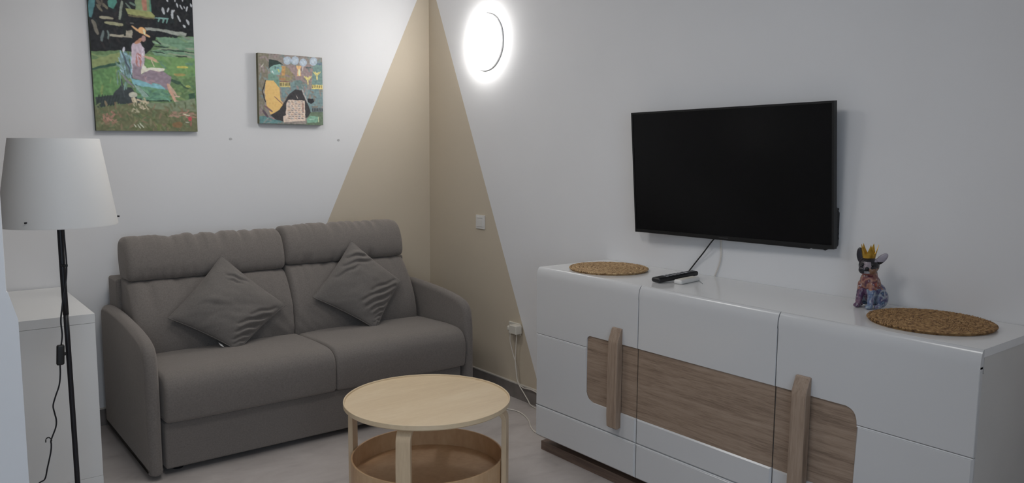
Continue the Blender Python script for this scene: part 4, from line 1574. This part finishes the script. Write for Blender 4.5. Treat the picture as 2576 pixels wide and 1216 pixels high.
def abstract(c):
    G = c
    G.put(np.ones(G.X.shape, bool), (128, 118, 110), 0.10)
    G.poly([(140, 100), (290, 140), (270, 480), (210, 640), (260, 980), (200, 1080), (150, 1080)], (116, 110, 92))
    G.poly([(560, 290), (900, 280), (880, 500), (560, 520)], (138, 116, 114))
    G.poly([(880, 250), (1020, 260), (1020, 560), (860, 560)], (98, 130, 124))
    G.poly([(440, 560), (640, 480), (760, 520), (860, 600), (1020, 590), (1020, 960), (860, 960), (780, 760), (700, 620), (560, 660), (470, 760)], (100, 126, 128))
    G.poly([(620, 500), (700, 480), (780, 540), (760, 600), (640, 580)], (92, 116, 112))
    G.poly([(170, 960), (330, 960), (420, 1020), (480, 1040), (480, 1090), (165, 1080)], (76, 120, 120))
    G.poly([(420, 410), (520, 300), (640, 440), (560, 500), (430, 490)], (132, 120, 84))
    G.dabs(160, 1010, 130, 1070, 120, 70, 26, [(126, 118, 108), (118, 112, 100), (112, 124, 120), (132, 116, 112), (104, 120, 118)], 0.8, 0.9)
    G.poly([(880, 300), (1020, 290), (1020, 540), (870, 540)], (98, 128, 122))
    # discs
    for x, y, r in ((530, 224, 52), (634, 226, 54), (744, 252, 50), (884, 238, 54)):
        G.ell(x, y, r, r*1.05, (146, 160, 174))
        G.ell(x, y, r*0.6, r*0.62, (158, 170, 180))
    # small blocks and figures
    G.poly([(455, 296), (505, 296), (500, 420), (455, 430)], (176, 130, 62))
    G.stroke((430, 470), (500, 470), 36, (158, 112, 66))
    G.stroke((430, 500), (560, 505), 12, (120, 76, 66))
    G.poly([(648, 290), (720, 296), (706, 340), (718, 432), (660, 432), (668, 350)], (204, 158, 92))
    G.stroke((690, 350), (692, 420), 24, (226, 200, 150))
    G.stroke((738, 296), (738, 360), 9, (190, 186, 180))
    G.stroke((780, 320), (845, 318), 22, (84, 92, 92))
    G.stroke((940, 272), (996, 272), 22, (82, 104, 128))
    for x, y in ((806, 450), (932, 390)):
        G.stroke((x, y), (x+4, y+90), 18, (204, 182, 96))
        for dx in (-46, -22, 24, 48):
            G.stroke((x, y+40), (x+dx, y-14), 16, (188, 176, 92))
    # piano-like strips
    for x0, x1, y0, y1, base in ((428, 568, 508, 572, (186, 168, 92)), (862, 1022, 544, 598, (206, 184, 84)), (862, 1014, 850, 906, (92, 104, 108))):
        G.poly([(x0, y0), (x1, y0+6), (x1, y1+4), (x0, y1)], base)
        n = 7
        for i in range(n):
            x = x0+10+(x1-x0-16)*i/(n-1)
            G.stroke((x, y0+8), (x, y1-10), 9, (42, 40, 42))
    # reader
    G.poly([(282, 400), (360, 376), (420, 470), (428, 600), (350, 490), (276, 486)], (98, 134, 118))
    G.poly([(348, 280), (430, 262), (462, 330), (430, 410), (350, 410), (306, 372), (300, 310)], (112, 156, 146))
    G.poly([(290, 208), (400, 222), (486, 284), (430, 272), (352, 286), (306, 316), (284, 340)], (46, 60, 56))
    G.stroke((368, 300), (372, 340), 12, (58, 84, 82))
    G.stroke((390, 320), (424, 322), 14, (70, 104, 132))
    G.stroke((330, 360), (350, 390), 14, (178, 190, 180))
    G.stroke((410, 340), (424, 380), 16, (170, 178, 84))
    G.poly([(252, 488), (348, 488), (428, 590), (442, 750), (486, 806), (404, 892), (312, 942), (262, 830), (234, 640)], (206, 162, 72), 0.04)
    G.stroke((250, 484), (206, 630), 14, (52, 48, 46))
    G.stroke((206, 630), (244, 772), 16, (52, 48, 46))
    G.stroke((358, 700), (480, 812), 10, (128, 86, 74))
    G.poly([(310, 946), (420, 880), (500, 760), (560, 660), (640, 606), (720, 616), (790, 750), (856, 940), (780, 985), (480, 1034), (380, 1010)], (54, 52, 54))
    G.stroke((726, 600), (800, 780), 18, (150, 146, 142))
    G.stroke((650, 690), (672, 730), 10, (150, 140, 132))
    G.stroke((800, 600), (790, 700), 14, (138, 132, 130))
    G.poly([(800, 730), (880, 728), (896, 772), (850, 800), (806, 770)], (40, 40, 44))
    G.stroke((210, 880), (270, 970), 30, (84, 70, 80))
    G.stroke((230, 820), (330, 900), 26, (112, 84, 84))
    G.stroke((290, 970), (360, 1000), 18, (150, 108, 108))
    # newspaper
    G.poly([(546, 742), (690, 750), (764, 756), (772, 1022), (478, 1042), (474, 962), (508, 942), (516, 792)], (190, 168, 150))
    for i in range(9):
        y = 772+i*27
        for j in range(5):
            x = 536+j*45+(i % 2)*8
            G.stroke((x, y), (x+28, y+3), 11, ((118, 104, 100), (146, 116, 92), (126, 132, 136), (170, 128, 92), (96, 88, 92))[(i*2+j) % 5])
    G.stroke((738, 790), (742, 900), 20, (150, 112, 96))
    # green lower right
    G.poly([(850, 905), (1020, 905), (1022, 1080), (780, 1080), (800, 985)], (92, 110, 86))
    G.poly([(786, 1000), (840, 956), (950, 966), (944, 1040), (800, 1052)], (104, 152, 126))
    G.stroke((952, 970), (956, 1040), 9, (176, 186, 140))
    G.stroke((820, 1010), (900, 1000), 16, (134, 170, 148))
    G.stroke((190, 310), (220, 270), 14, (160, 156, 142))
    G.stroke((170, 1066), (780, 1074), 16, (84, 92, 84))


def abstract_map(U, Vv):
    x = (1-U)*((1-Vv)*150+Vv*165)+U*((1-Vv)*1005+Vv*1020)
    y = (1-U)*((1-Vv)*120+Vv*1060)+U*((1-Vv)*190+Vv*1082)
    return x, y


Y2 = -0.030
canvas_thing('abstract_painting', 'small square abstract painting of a seated yellow figure reading a newspaper', ((-1.1040, Y2, 1.9045), (-0.7330, Y2, 1.9050), (-0.7340, Y2, 1.5255), (-1.1065, Y2, 1.5265)),
             0.030, 280, 280, abstract_map, abstract, M['canvas_edge'], 0.5, 11)
